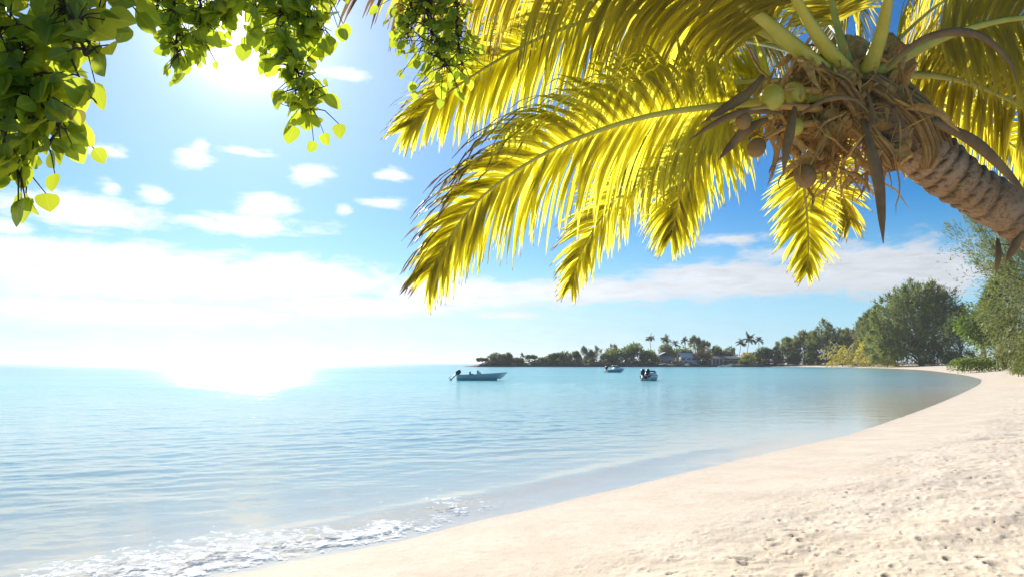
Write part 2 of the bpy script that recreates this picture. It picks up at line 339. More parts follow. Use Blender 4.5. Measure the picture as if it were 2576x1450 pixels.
def tree(name, px, top, width, Y, mat, kind, label, cat='tree', group=None, base=None, nleaf=1500, leaf=.5, trunkvis=.15, seed=None, nclus=None, lean=0., dens=1., th=0.):
    r = np.random.default_rng(int(px*7+top))
    x = (px-CX)/F*Y; gz = max(ground(x, Y), .6)
    if base is not None: gz = CAM_H-(base-HZ)/F*Y
    Ht = CAM_H+(HZ-top)/F*Y-gz; Rw = width/F*Y/2
    root = empty(name, (x, Y, gz), label=label, cat=cat, group=group)
    cb = Ht*trunkvis; cz = (Ht+cb)/2; rz = (Ht-cb)/2
    # limbs
    tb = MB(); nc = nclus or int(14+Rw*2.2); cl = []
    plume = []
    for i in range(nc):
        while True:
            p = r.uniform(-1, 1, 3)
            q = np.linalg.norm(p)
            if q < 1 and q > .25: break
        if kind == 'umbrella': p[2] = abs(p[2])*.9-.1
        if kind == 'filao':
            zt = r.uniform(-1, 1); an = r.uniform(0, 6.28); ra = math.sqrt(max(0., 1-max(0, zt+.15)**2*.74))*math.sqrt(r.uniform(.15, 1.)); pl = r.random() < .42
            if pl: zt = r.uniform(-.25, 1.); ra = math.sqrt(max(0., 1-max(0, zt+.1)**2*.84))
            ra *= 1-th*(1-float(sstep(-.5, .45, zt))); plume.append(pl); p = np.array([math.cos(an)*ra, math.sin(an)*ra, zt])
        cl.append(np.array([p[0]*Rw*.86, p[1]*Rw*.75, cz+p[2]*rz*.82]))
    cl = np.array(cl)
    top_tr = np.array([lean*Rw, 0, cz+.25*rz]); tr = max(.08, Ht*.022)
    tb.tube(crom([(0, 0, -.3), (lean*Rw*.25+.05*Rw, 0, cb*.6), (lean*Rw*.6, .05, (cb+cz)/2), top_tr], 9), np.linspace(tr*1.25, tr*.3, 9), 7)
    for c in cl[::2]:
        s0 = np.array([lean*Rw*.5, 0, r.uniform(cb*.7, cz)]); s0[2] = max(-.2, min(s0[2], c[2]-.3*rz))
        tb.tube(crom([s0, (s0+c)/2+[0, 0, .08*rz], c], 5), np.linspace(tr*.42, tr*.1, 5), 5)
    tb.build('trunk', M['bark'], root)
    per = int(nleaf*dens)//nc; VV = MB(); cr = .46*min(Rw, rz)*(1.2 if kind != 'filao' else 1.)
    for ci, c in enumerate(cl):
        out_d = unit(np.array([c[0], c[1], (c[2]-cz)*1.0])+1e-3)
        n_ = int(per*r.uniform(.7, 1.3))
        if kind == 'filao':
            pl = plume[ci]; n_ = int(n_*(.55 if pl else (1.9 if c[2] < cz-.35*rz else 1.1)))
            ax = unit(out_d*.75+np.array([r.normal()*.15, r.normal()*.15, 1.0 if c[2] > cz-.3*rz else .35])); LL = min(rz, Rw)*(r.uniform(.38, .62) if pl else r.uniform(.5, .85))
            u = r.beta(1.4, 1.1, n_)[:, None]; sp = (1.08-u)*cr*(.15 if pl else .55)
            P = c-ax*LL*.35+ax*LL*u+r.normal(size=(n_, 3))*sp
            D = ax*(.5+.9*u)+r.normal(size=(n_, 3))*.5-np.array([0, 0, .65])*(1-u)
            lf = leaf*r.uniform(.7, 1.6, n_); V, Q = cards(P, D, lf, lf*.2)
        else:
            dd = unit(r.normal(size=(n_, 3))); rr = r.uniform(.25, 1, n_)[:, None]**.6
            P = c+dd*rr*np.array([cr, cr, cr*.78]); D = dd+out_d*.4+r.normal(size=(n_, 3))*.5-np.array([0, 0, .25])
            lf = leaf*r.uniform(.6, 1.4, n_); V, Q = cards(P, D, lf, lf*.62)
        P_ok = V[:, 2].reshape(-1, 4).min(1) > -.1
        VV.add(V, Q[P_ok])
    VV.build('crown', M[mat], root, smooth=False)
    return root

# ------------------------------------------------------------------ palm fronds
def frond_mesh(P, N0, n_side=80, leaf=.7, droop=1.2, width=.036, base_skip=.16, dry=0., tipdry=.25, seed=0, a0=72, a1=22, vee=.15, curl=.0, sides=(1, -1), cut=1., updry=0., dead=2.):
    """leaflets along a rachis P (k,3); N0 = dorsal direction"""
    r = np.random.default_rng(seed); k = len(P); T = unit(np.gradient(P, axis=0)); mb = MB(); SEG = 6
    for sd in sides:
        for i in range(n_side):
            t = base_skip+(1-base_skip)*(i+r.uniform(-.35, .35)+.5)/n_side; t = min(max(t, 0), 1)
            f = t*(k-1); j = min(int(f), k-2); p = P[j]+(P[j+1]-P[j])*(f-j); tt = unit(T[j]+(T[j+1]-T[j])*(f-j))
            N = unit(N0-tt*np.dot(N0, tt)); B = np.cross(tt, N)*sd
            q = (t-base_skip)/(1-base_skip)
            if (q > dead and r.random() < .62) or r.random() < .05: continue
            L = leaf*(.5+.5*min(1, q/.18))*(1-.62*max(0, (q-.5)/.5)**1.4)*r.uniform(.78, 1.12)*cut
            a = R(a0+(a1-a0)*q**1.2+r.normal()*7)
            d = unit(B*math.sin(a)+tt*math.cos(a)+N*(vee+r.normal()*.07)); w0 = unit(tt+N*r.normal()*.25)
            pts = []; st = L/SEG; pos = p.copy(); g = droop*r.uniform(.75, 1.25); V = []; da = []
            for s_ in range(SEG+1):
                u = s_/SEG; w = unit(w0-d*np.dot(w0, d)); nn = np.cross(d, w)
                ww = width*.5*(min(1, .45+u*3.2) if u < .2 else 1)*(1-u**1.8*.93)*r.uniform(.95, 1.05)
                V += [pos+w*ww+nn*ww*.22, pos-nn*ww*.18, pos-w*ww+nn*ww*.22]; da += [dry+(.9 if q > dead else 0)+(updry*min(1, max(0, (q-.3)/.3))*(.35+.9*u) if sd < 0 else 0)+max(0, u-(1-tipdry))/max(tipdry, .01)*.75*(tipdry > 0)+max(0, q-.75)*tipdry]*3
                pos = pos+d*st; d = unit(d+np.array([0, 0, -1.])*g*st/.5*(.35+u)+curl*r.normal(size=3)*.06+r.normal(size=3)*.012)
            Q = []
            for s_ in range(SEG):
                o = s_*3; Q += [(o, o+1, o+4, o+3), (o+1, o+2, o+5, o+4)]
            mb.add(V, Q, da)
    return mb

def far_palm(name, px, top, Y, mat, label, cat='palm tree', group=None, crown=None, nfr=15, low=False, base=None, trunk_r=.16):
    r = np.random.default_rng(int(px*3+top)); x = (px-CX)/F*Y; gz = max(ground(x, Y), .6)
    if base is not None: gz = CAM_H-(base-HZ)/F*Y
    Ht = CAM_H+(HZ-top)/F*Y-gz; fl = (crown or 22)/F*Y/2*1.12
    root = empty(name, (x, Y, gz), label=label, cat=cat, group=group); th = Ht-.35*fl if not low else Ht*.05
    lean = r.normal()*.06*Ht
    tb = MB(); Ptr = crom([(0, 0, -.4), (lean*.25, 0, th*.4), (lean*.8, 0, th*.8), (lean, 0, th)], 8); tb.tube(Ptr, np.linspace(trunk_r*1.35, trunk_r*.8, 8), 7); tb.build('trunk', M['bark'], root)
    mb = MB(); rb = MB()
    for i in range(nfr):
        az = i*2.4+r.normal()*.2; el = R(r.uniform(-10, 85) if not low else r.uniform(18, 80)); L = fl*r.uniform(.85, 1.2)*(1. if not low else 1.15)
        d = np.array([math.cos(az)*math.cos(el), math.sin(az)*math.cos(el), math.sin(el)]); P = [Ptr[-1]]; st = L*1.15/8
        for k in range(8):
            P.append(P[-1]+d*st); d = unit(d+np.array([0, 0, -.19]))
        P = np.array(P); f = frond_mesh(P, np.array([0, 0, 1.]), n_side=15, leaf=.42*L if not low else .36*L, droop=1.4 if not low else .9, width=(.3*L/4+.08) if not low else .16*L/4+.05, base_skip=.12, tipdry=.12, seed=i+int(px), dry=r.choice([0, 0, 0, .4]))
        for V, Q, A in zip(f.V, f.Q, f.A): mb.add(V, Q, A)
        rb.tube(P, np.linspace(.05, .015, 9), 4)
    cr = mb.build('crown', mat, root, smooth=False); rb.build('midribs', mat, cr)
    return root

# ------------------------------------------------------------------ the leaning coconut palm
M['frond'] = leafmat('palm_leaflets', (.22, .24, .025), (.42, .34, .04), (.95, .87, .08), .68, dry=(.20, .13, .085), rough=.38, spec=.4, nscale=3.)
M['frond_olive'] = leafmat('olive_leaflets', (.17, .18, .025), (.32, .25, .04), (.86, .72, .06), .6, dry=(.22, .13, .06), rough=.42, spec=.35, nscale=3.)
M['rib'] = plain('green_midrib', (.50, .44, .075), (.38, .35, .05), .4, 9., .5, .1, stretch=(1, 1, 1))
M['trunk'] = None
def mk_trunk():
    m, t = newmat('palm_trunk'); oc = t.n('ShaderNodeTexCoord').outputs['Object']; n1 = t.noise(oc, 5., 6, .65); n2 = t.noise(oc, 38., 5, .7); n3 = t.noise(t.v('MULTIPLY', oc, (1, 1, 1)), 2., 3, .5)
    at = t.n('ShaderNodeAttribute', attribute_name='dry').outputs['Fac']
    col = t.mix(t.rng(n1, .3, .7), (.48, .32, .20), (.30, .185, .10)); col = t.mix(t.rng(n2, .5, .72), col, (.12, .075, .045)); col = t.mix(t.rng(n3, .5, .75, 0, .5), col, (.44, .37, .31))
    col = t.mix(at, col, (.06, .04, .025))
    bp = t.n('ShaderNodeBump', {'Strength': .8, 'Distance': .03, 'Height': n2}).outputs[0]
    out(t, t.n('ShaderNodeBsdfPrincipled', {'Base Color': col, 'Roughness': .9, 'Specular IOR Level': .15, 'Normal': bp}).outputs[0]); return m
M['trunk'] = mk_trunk()
M['fibre'] = plain('brown_fibre', (.58, .35, .13), (.34, .19, .065), .9, 16., .15, .6)
def mk_boot():
    m, t = newmat('leaf_base_husk'); oc = t.n('ShaderNodeTexCoord').outputs['Object']; n1 = t.noise(oc, 7., 6, .6); n2 = t.noise(oc, 60., 4, .7); at = t.n('ShaderNodeAttribute', attribute_name='dry').outputs['Fac']
    col = t.mix(t.rng(n1, .3, .7), (.52, .33, .14), (.30, .185, .07)); col = t.mix(at, col, (.11, .062, .028)); col = t.mix(t.rng(n2, .55, .7, 0, .6), col, (.17, .10, .045))
    out(t, t.n('ShaderNodeBsdfPrincipled', {'Base Color': col, 'Roughness': .85, 'Specular IOR Level': .2, 'Normal': t.n('ShaderNodeBump', {'Strength': .7, 'Distance': .03, 'Height': n2}).outputs[0]}).outputs[0]); return m
M['boot'] = mk_boot()
M['spathe'] = plain('dry_spathe', (.27, .16, .065), (.13, .075, .035), .6, 6., .35, .3)
M['stalk'] = plain('orange_stalk', (.52, .28, .08), (.38, .25, .08), .6, 6., .3, .2)
M['nut_green'] = plain('green_coconut', (.52, .43, .06), (.42, .36, .05), .4, 5., .5, .05)
M['nut_brown'] = plain('brown_coconut', (.33, .19, .07), (.22, .12, .045), .6, 6., .3, .2)

def main_palm():
    base = np.array([4.95, 3.3, ground(4.95, 3.3)-.25])
    root = empty('coconut_palm', base, label='big coconut palm leaning in from the right with yellow green fronds overhead', cat='palm tree')
    def build(mb, name, mat, parent=root, **k):
        mb.V = [v-base for v in mb.V]; return mb.build(name, mat, parent, **k)
    # trunk: crown end is first
    K = [U(2140, 195, 4.45), U(2210, 270, 4.45), U(2310, 370, 4.46), U(2430, 462, 4.48), U(2560, 545, 4.5), U(2720, 665, 4.45), U(2860, 860, 4.3), np.array([4.75, 3.55, 1.35]), base]
    n = 340; Pt = crom(K, n); Ls = np.concatenate([[0], np.cumsum(np.linalg.norm(np.diff(Pt, axis=0), axis=1))])
    rad = np.interp(Ls, [0, .2, .45, .7, 1.1, 2., Ls[-1]-.5, Ls[-1]], [.08, .15, .185, .155, .136, .135, .16, .24])
    mb = MB(); mb.tube(Pt, rad, 44, a=.0); lr = np.concatenate([np.repeat(Ls, 44), [0, Ls[-1]]]); an = np.concatenate([np.tile(np.linspace(0, 6.2832, 44, endpoint=False), n), [0, 0]])
    ph = (lr/.105+.35*np.sin(lr*7.)+.25*np.sin(lr*17.)+.7*fbm(np.cos(an)*1.3+lr*1.5, np.sin(an)*1.3, 3, 5)+.25*np.sin(an)) % 1.
    ring = np.where(lr > .45, 1, .2)*(.021*(1-ph)**1.2-.012*np.exp(-((ph-.02)/.07)**2))*(.55+.9*vnoise(np.cos(an)*2+lr*6, np.sin(an)*2, 8)); mb.A[0] = np.where(lr > .45, .85*np.exp(-((ph-.95)/.13)**2)*vnoise(np.cos(an)*2+lr*4, np.sin(an)*2, 9)*1.3, .3)
    V = mb.V[0]; nv = fbm(V[:, 0]*6+V[:, 2]*5, V[:, 1]*6+V[:, 2]*3, 4, 2); ax = np.vstack([np.repeat(Pt, 44, axis=0), Pt[:1], Pt[-1:]]); mb.V[0] = V+unit(V-ax)*(nv*.06+ring)[:, None]
    build(mb, 'trunk', M['trunk'])
    cen = U(2120, 230, 4.42); axis = unit(Pt[0]-Pt[40])
    dsl = np.array([-.15, .8, .6])
    # (points px,py,depth), dorsal, n, leaflet length, droop, base skip, dry, tipdry, rib radius, material
    F1 = [
     ('A', [(2085, 240, 4.38), (1850, 262, 4.25), (1620, 295, 4.12), (1400, 372, 4.02), (1230, 480, 3.95), (1135, 590, 3.9), (1085, 680, 3.9)], (-.25, .75, .7), 150, .68, 2.0, .22, 0, .22, .034, 'frond'),
     ('B', [(2080, 170, 4.5), (1850, 52, 4.45), (1600, 30, 4.4), (1400, 78, 4.4), (1230, 165, 4.4), (1090, 262, 4.42), (1030, 318, 4.45)], (-.2, .8, .55), 140, .62, 2.1, .2, 0, .15, .032, 'frond'),
     ('C', [(2110, 215, 4.36), (1990, 108, 4.2), (1850, -5, 4.0), (1680, -110, 3.75), (1450, -185, 3.5), (1220, -170, 3.35), (1060, -130, 3.28), (900, -90, 3.22)], (-.1, .55, .85), 190, .84, 2.5, .2, .12, .3, .05, 'frond_olive'),
     ('D', [(2070, 265, 4.55), (1920, 275, 4.7), (1760, 340, 4.85), (1610, 440, 4.95), (1515, 545, 5.0), (1460, 640, 5.0), (1437, 715, 5.0)], (-.3, .75, .6), 95, .48, 1.5, .25, 0, .2, .03, 'frond'),
     ('E', [(2080, 285, 4.6), (1960, 290, 4.85), (1850, 322, 5.1), (1770, 385, 5.3), (1715, 480, 5.4), (1690, 590, 5.45)], (-.2, .75, .6), 110, .58, 1.5, .28, 0, .18, .03, 'frond'),
     ('F', [(2100, 320, 4.7), (2040, 372, 5.0), (2022, 440, 5.2), (2030, 540, 5.3), (2034, 620, 5.3), (2030, 680, 5.3)], (.05, .9, .3), 70, .36, .9, .3, 0, .2, .025, 'frond'),
     ('F2', [(2130, 330, 4.8), (2090, 380, 5.5), (2105, 440, 5.9), (2125, 500, 6.1), (2140, 560, 6.1)], (.1, .9, .3), 60, .5, 1.2, .3, .15, .3, .022, 'frond_olive'),
     ('G', [(2190, 225, 4.5), (2290, 190, 4.7), (2420, 205, 4.85), (2560, 262, 4.9), (2700, 350, 4.9), (2800, 450, 4.9)], (.25, .8, .5), 100, .62, 1.5, .22, 0, .15, .034, 'frond_olive'),
     ('H', [(2190, 195, 4.4), (2300, 130, 4.3), (2440, 72, 4.25), (2600, 45, 4.2), (2780, 80, 4.15), (2920, 160, 4.1)], (.3, .7, .6), 100, .62, 1.6, .25, .05, .2, .036, 'frond_olive'),
     ('I', [(2180, 190, 4.36), (2215, 90, 4.15), (2235, -10, 3.9), (2260, -160, 3.5), (2290, -330, 3.05), (2310, -480, 2.7)], (.05, .3, .9), 85, .5, 1.6, .4, .05, .2, .046, 'frond_olive'),
     ('J', [(2130, 185, 4.36), (2060, 95, 4.15), (2000, -5, 3.9), (1930, -130, 3.5), (1860, -300, 3.05), (1800, -460, 2.7)], (-.05, .3, .9), 95, .6, 1.9, .32, .05, .2, .046, 'frond_olive'),
     ('K', [(2110, 190, 4.5), (2030, 145, 4.9), (1930, 112, 5.3), (1800, 100, 5.8), (1660, 140, 6.2), (1540, 210, 6.4), (1450, 300, 6.5)], (-.2, .7, .7), 100, .72, 1.9, .2, 0, .2, .034, 'frond_olive'),
     ('L', [(2085, 225, 4.5), (1960, 205, 4.8), (1820, 210, 5.1), (1690, 240, 5.3), (1560, 300, 5.5), (1460, 385, 5.6)], (-.2, .75, .6), 90, .6, 1.8, .22, 0, .2, .03, 'frond'),
     ('M', [(2160, 185, 4.5), (2160, 80, 4.9), (2140, -30, 5.2), (2110, -150, 5.4), (2060, -260, 5.4)], (0, .6, .8), 75, .55, 1.6, .25, .1, .3, .034, 'frond_olive'),
     ('N', [(2180, 195, 4.55), (2270, 90, 5.1), (2380, 0, 5.6), (2520, -60, 6.0), (2680, -70, 6.2)], (.1, .7, .7), 85, .65, 1.7, .22, .05, .2, .034, 'frond_olive'),
     ('O', [(2195, 210, 4.55), (2300, 165, 5.2), (2420, 140, 5.8), (2560, 150, 6.2), (2700, 200, 6.4)], (.2, .8, .6), 85, .62, 1.7, .2, 0, .2, .034, 'frond_olive'),
     ('P', [(2200, 235, 4.55), (2310, 245, 5.1), (2430, 290, 5.5), (2540, 360, 5.7), (2640, 450, 5.8)], (.25, .8, .4), 80, .5, 1.2, .22, 0, .2, .03, 'frond'),
     ('Q', [(2150, 200, 4.6), (2120, 100, 5.2), (2030, 20, 5.8), (1900, -40, 6.3), (1750, -60, 6.6), (1600, -20, 6.8)], (-.1, .7, .7), 90, .75, 2., .2, .05, .2, .034, 'frond_olive'),
     ('R', [(2140, 195, 4.4), (2100, 40, 4.5), (2080, -100, 4.4), (2090, -260, 4.2)], (0, .4, .9), 60, .5, 1.6, .35, .1, .3, .04, 'frond_olive'),
    ]
    for i, (nm, pts, dn, ns, lf, dr, sk, dry, td, rr, mt) in enumerate(F1):
        ns = int(ns*1.3)
        P = crom([U(*p) for p in pts], 34)
        fr = frond_mesh(P, unit(np.array(dn)), ns, lf, dr, .034, sk, dry, td, seed=i+3, updry={'A': .55, 'D': .3, 'B': .3, 'C': .25}.get(nm, .1), dead=.84 if nm == 'C' else 2.)
        fo = build(fr, 'frond', M[mt])
        rm = MB(); rm.tube(P, rr*np.interp(np.linspace(0, 1, 34), [0, .08, .3, 1], [1.35, 1.05, .62, .12]), 9, flat=.62, ref=dn); build(rm, 'midrib', M['rib'], fo)
    # husks clasping the trunk under the crown
    for (a, b, c, r0, r1) in [((2330, 425, 4.34), (2310, 330, 4.27), (2235, 245, 4.3), .07, .075), ((2395, 440, 4.38), (2330, 300, 4.3), (2230, 205, 4.4), .06, .05), ((2250, 430, 4.32), (2180, 330, 4.25), (2130, 240, 4.3), .055, .06), ((2360, 400, 4.6), (2330, 300, 4.55), (2250, 200, 4.5), .06, .05), ((2270, 260, 4.25), (2200, 205, 4.28), (2130, 200, 4.4), .05, .04), ((2180, 300, 4.22), (2110, 210, 4.25), (2030, 160, 4.3), .045, .03)]:
        P = crom([U(*a), U(*b), U(*c)], 26); mb = MB(); w = 1.3*np.linspace(r0, r1, 26)*np.interp(np.linspace(0, 1, 26), [0, .15, .5, 1], [.3, 1., 1.15, .8])
        K2 = 72; an = np.tile(np.linspace(0, 6.2832, K2, endpoint=False), 26); lg = np.repeat(np.linspace(0, 1, 26), K2); sd = float(np.sum(P[0])*7)
        st = vnoise(np.cos(an)*9+sd, np.sin(an)*9+lg*2.2, 12); st2 = vnoise(np.cos(an)*22+sd, np.sin(an)*22+lg*3., 14); st = np.clip(.6*st+.5*st2, 0, 1)
        mb.tube(P, w, K2, flat=.3, ref=P[12]-Pt[60], a=0.); V = mb.V[0]; ax = np.vstack([np.repeat(P, K2, axis=0), P[:1], P[-1:]]); nn = unit(V-ax); stf = np.concatenate([st, [.5, .5]]); mb.A[0] = sstep(.42, .8, stf)*.9
        mb.V[0] = V+nn*(.05*fbm(V[:, 0]*13+V[:, 2]*4, V[:, 2]*13+V[:, 1]*9, 4, 5)-.022*stf+.01)[:, None]; build(mb, 'leaf_base', M['boot'])
    # fibrous heart and shreds
    mb = MB()
    for c, r_ in [((2110, 235, 4.45), (.17, .15, .15)), ((2080, 330, 4.45), (.12, .1, .15)), ((2150, 300, 4.42), (.15, .12, .13)), ((2030, 300, 4.5), (.10, .09, .10)), ((2060, 395, 4.5), (.08, .07, .12)), ((2190, 330, 4.4), (.12, .1, .14)), ((2140, 150, 4.6), (.16, .14, .15)), ((2230, 150, 4.65), (.15, .13, .15)), ((2060, 190, 4.6), (.14, .12, .13)), ((2240, 380, 4.42), (.12, .1, .12)), ((2000, 360, 4.6), (.08, .07, .1)), ((1985, 240, 4.55), (.09, .08, .08))]:
        mb.ellipsoid(U(*c), r_, 40, 26, .04); V = mb.V[-1]; q = unit(V-U(*c)); mb.V[-1] = V+q*(.22*fbm(V[:, 0]*9+V[:, 1]*7, V[:, 2]*9, 4, 8)+.05*fbm(V[:, 0]*40, V[:, 2]*22, 2, 9))[:, None]
    for i in range(620):
        p = U(rng.uniform(1880, 2340), rng.uniform(110, 460), rng.uniform(4.2, 4.65))
        if np.linalg.norm(p-U(2110, 270, 4.42)) > .5: continue
        d = unit(rng.normal(size=3)*.8+np.array([-.2, 0, -.9])); q = [p]; L = rng.uniform(.12, .42)
        for k in range(5): q.append(q[-1]+d*L/5); d = unit(d+rng.normal(size=3)*.25+np.array([0, 0, -.15]))
        mb.tube(q, np.array([.005, .010, .011, .009, .006, .001])*rng.choice([.5, .8, 1.3, 2.4]), 4, flat=rng.uniform(.12, .5), ref=rng.normal(size=3))
    build(mb, 'fibre_sheath', M['fibre'], smooth=False)
    # dry spathes
    for pts, r_ in [([(1920, 190, 4.2), (1880, 235, 4.15), (1820, 275, 4.12), (1765, 312, 4.1)], .03), ([(1965, 285, 4.15), (1880, 280, 4.1), (1800, 310, 4.06), (1735, 352, 4.03)], .02), ([(1930, 300, 4.2), (1880, 325, 4.15), (1840, 365, 4.13), (1808, 402, 4.1)], .03), ([(2000, 270, 4.1), (1990, 320, 4.05), (1978, 380, 4.03), (1970, 440, 4.03)], .028), ([(2170, 300, 4.1), (2190, 370, 4.02), (2212, 470, 4.0), (2222, 612, 4.0)], .036), ([(2230, 170, 4.1), (2330, 95, 4.0), (2450, 85, 3.98), (2535, 150, 3.98), (2560, 215, 4.0)], .022), ([(2330, 300, 4.2), (2440, 350, 4.22), (2520, 420, 4.25), (2590, 500, 4.28)], .035), ([(2180, 225, 4.15), (2195, 290, 4.08), (2170, 350, 4.05), (2120, 400, 4.05)], .014), ([(2010, 290, 4.1), (2080, 250, 4.08), (2150, 250, 4.08), (2190, 290, 4.1)], .014), ([(2510, 600, 4.32), (2512, 640, 4.3), (2505, 690, 4.3)], .02), ([(2575, 585, 4.35), (2545, 630, 4.33), (2530, 660, 4.33)], .03)]:
        P = crom([U(*p) for p in pts], 18); mb = MB(); mb.tube(P, r_*np.interp(np.linspace(0, 1, 18), [0, .1, .45, .8, 1], [.5, .7, 1.15, .7, .08]), 8, flat=.45, ref=(0, 1, .2)); build(mb, 'spathe', M['spathe'])
    for pts in [[(2060, 275, 4.3), (1950, 268, 4.15), (1850, 285, 4.1), (1790, 300, 4.08)], [(2050, 310, 4.3), (1980, 320, 4.25), (1920, 350, 4.22)], [(2080, 330, 4.3), (2050, 390, 4.28), (2028, 430, 4.28)], [(2060, 230, 4.3), (1990, 225, 4.2), (1945, 238, 4.18)]]:
        P = crom([U(*p) for p in pts], 14); mb = MB(); mb.tube(P, np.linspace(.035, .012, 14), 8, flat=.7); build(mb, 'fruit_stalk', M['stalk'])
    for (c, r_, mt, rx) in [((1942, 247, 4.15), .085, 'nut_green', .3), ((1998, 236, 4.25), .075, 'nut_green', -.4), ((1870, 305, 4.12), .055, 'nut_brown', .1), ((1903, 372, 4.2), .065, 'nut_brown', .5), ((2025, 443, 4.26), .078, 'nut_brown', -.2), ((2000, 320, 4.24), .06, 'nut_green', .3)]:
        mb = MB(); cr, sr = math.cos(rx), math.sin(rx); mb.ellipsoid(U(*c), (r_*.86, r_*.86, r_), 18, 12, .015, rot=np.array([[cr, 0, sr], [0, 1, 0], [-sr, 0, cr]])); build(mb, 'coconut', M[mt])
main_palm()

# ------------------------------------------------------------------ leafy boughs hanging into the top of the view
M['leaf_big'] = leafmat('glossy_leaves', (.11, .18, .02), (.16, .22, .025), (.60, .68, .04), .58, dry=(.3, .2, .05), rough=.35, spec=.5, nscale=12.)
M['leaf_mid'] = leafmat('creeper_leaves', (.12, .20, .025), (.17, .24, .028), (.62, .72, .04), .56, dry=(.3, .2, .05), rough=.35, spec=.5, nscale=12.)
M['leaf_dim'] = leafmat('shaded_creeper_leaves', (.07, .11, .02), (.12, .12, .03), (.22, .26, .02), .38, dry=(.2, .12, .05), rough=.4, spec=.4, nscale=12.)
M['twig'] = plain('twig_bark', (.11, .08, .05), (.05, .035, .025), .85, 20., .2, .3)
LT = np.array([0, .12, .3, .5, .7, .88, 1.]); LW = np.array([.2, .82, 1., .97, .76, .36, .0])
def leaf(mb, p, d, nrm, L, w, fold, bend, dry=0.):
    d = unit(d); n = unit(nrm-d*np.dot(nrm, d)); b = np.cross(d, n); V = []; A = []
    for t, ww in zip(LT, LW):
        c = p+d*L*t+n*(-bend*L*t*t); h = ww*w*.5
        V += [c+b*h+n*h*fold, c+b*h*.5+n*h*fold*.32, c-n*0., c-b*h*.5+n*h*fold*.32, c-b*h+n*h*fold]; A += [dry, dry, -1.+dry, dry, dry]
    Q = []
    for i in range(len(LT)-1):
        for j in range(4): o = i*5+j; Q.append((o, o+1, o+6, o+5))
    mb.add(V, Q, A)
TB = np.array([-3.1, -1.7, ground(-3.1, -1.7)-.1]); FORK = TB+np.array([.25, .35, 2.9])
shade = empty('shade_tree', TB, label='round leaved shade tree whose leafy boughs hang into the top left', cat='tree')
def shade_tree():
    mb = MB(); mb.tube(crom([TB, TB+[.05, .05, .6], TB+[.12, .2, 1.7], FORK], 24), np.linspace(.24, .15, 24)*(1+.12*rng.normal(size=24)*.4), 16)
    for e, h in ((U(-160, -260, 1.5), .5), (U(-100, -300, 1.75), .6), (U(330, -240, 2.6), .7), (U(1120, -260, 3.), .9)):
        m = (FORK+e)/2+np.array([0, 0, h*.45]); mb.tube(crom([FORK-[0, 0, .25], FORK+(m-FORK)*.4+[0, 0, .1], m, e], 18), np.linspace(.09, .016, 18), 9)
    for e in ((-4.4, -2.6, 4.4), (-3.2, -3.2, 4.9), (-2.2, -2.2, 5.1), (-3.6, -1.0, 4.7)):
        e = np.array(e); mb.tube(crom([FORK-[0, 0, .2], (FORK+e)/2+[0, 0, .2], e], 12), np.linspace(.08, .02, 12), 8)
    mb.V = [v-TB for v in mb.V]; mb.build('trunk', M['bark'], shade)
    r = np.random.default_rng(5); n = 5200; d = unit(r.normal(size=(n, 3))); P = np.array([-3.2, -2.1, 4.7])+d*np.array([1.7, 1.5, 1.05])*r.uniform(.3, 1, (n, 1))**.5
    V, Q = cards(P, d+r.normal(size=(n, 3))*.6-np.array([0, 0, .4]), r.uniform(.08, .14, n), r.uniform(.07, .11, n)); MB().add(V-TB, Q).build('crown', M['leaf_big'], shade, smooth=False)
shade_tree()
def bough(name, label, stems, mat, d0, sz, seed, petiole=.04, wr=(.66, .84)):
    """stems: (points px,py,depth), leaves, spread px, size scale"""
    r = np.random.default_rng(seed); org = TB; lm = MB(); sm = MB()
    for pts, nl, spr, sc, rad in stems:
        P = crom([U(*p) for p in pts], 26); sm.tube(P, np.linspace(rad, rad*.3, 26), 6)
        for i in range(nl):
            j = r.integers(1, 26); p0 = P[j]; dpt = pts[0][2]; px2m = dpt/F
            off = r.normal(size=3)*np.array([1, .9, 1])*spr*px2m*.6; p1 = p0+off+np.array([0, 0, -.25*spr*px2m*r.uniform(0, 1)])
            L = sz*sc*r.choice([.55, .8, 1., 1.15], p=[.2, .3, .3, .2])*r.uniform(.85, 1.1)
            d = unit(unit(off+1e-4)*.6+r.normal(size=3)*.45+np.array([0, -.1, -.75])); nr = unit(np.array([r.normal()*.5, -1.+r.normal()*.4, .4+r.normal()*.45]))
            mid = (p0+p1)/2+np.array([0, 0, .15*np.linalg.norm(p1-p0)])
            sm.tube(np.array([p0, mid, p1]), [.0028*sc+rad*.12, .002, .0014], 4)
            leaf(lm, p1, d, nr, L, L*r.uniform(*wr), r.uniform(.02, .26), r.uniform(-.05, .22), dry=.6*(r.random() < .012))
    lm.V = [v-org for v in lm.V]; sm.V = [v-org for v in sm.V]
    o = tag(lm.build('foliage', M[mat], shade, smooth=True), label=label); sm.build('stem', M['twig'], o)
    return o
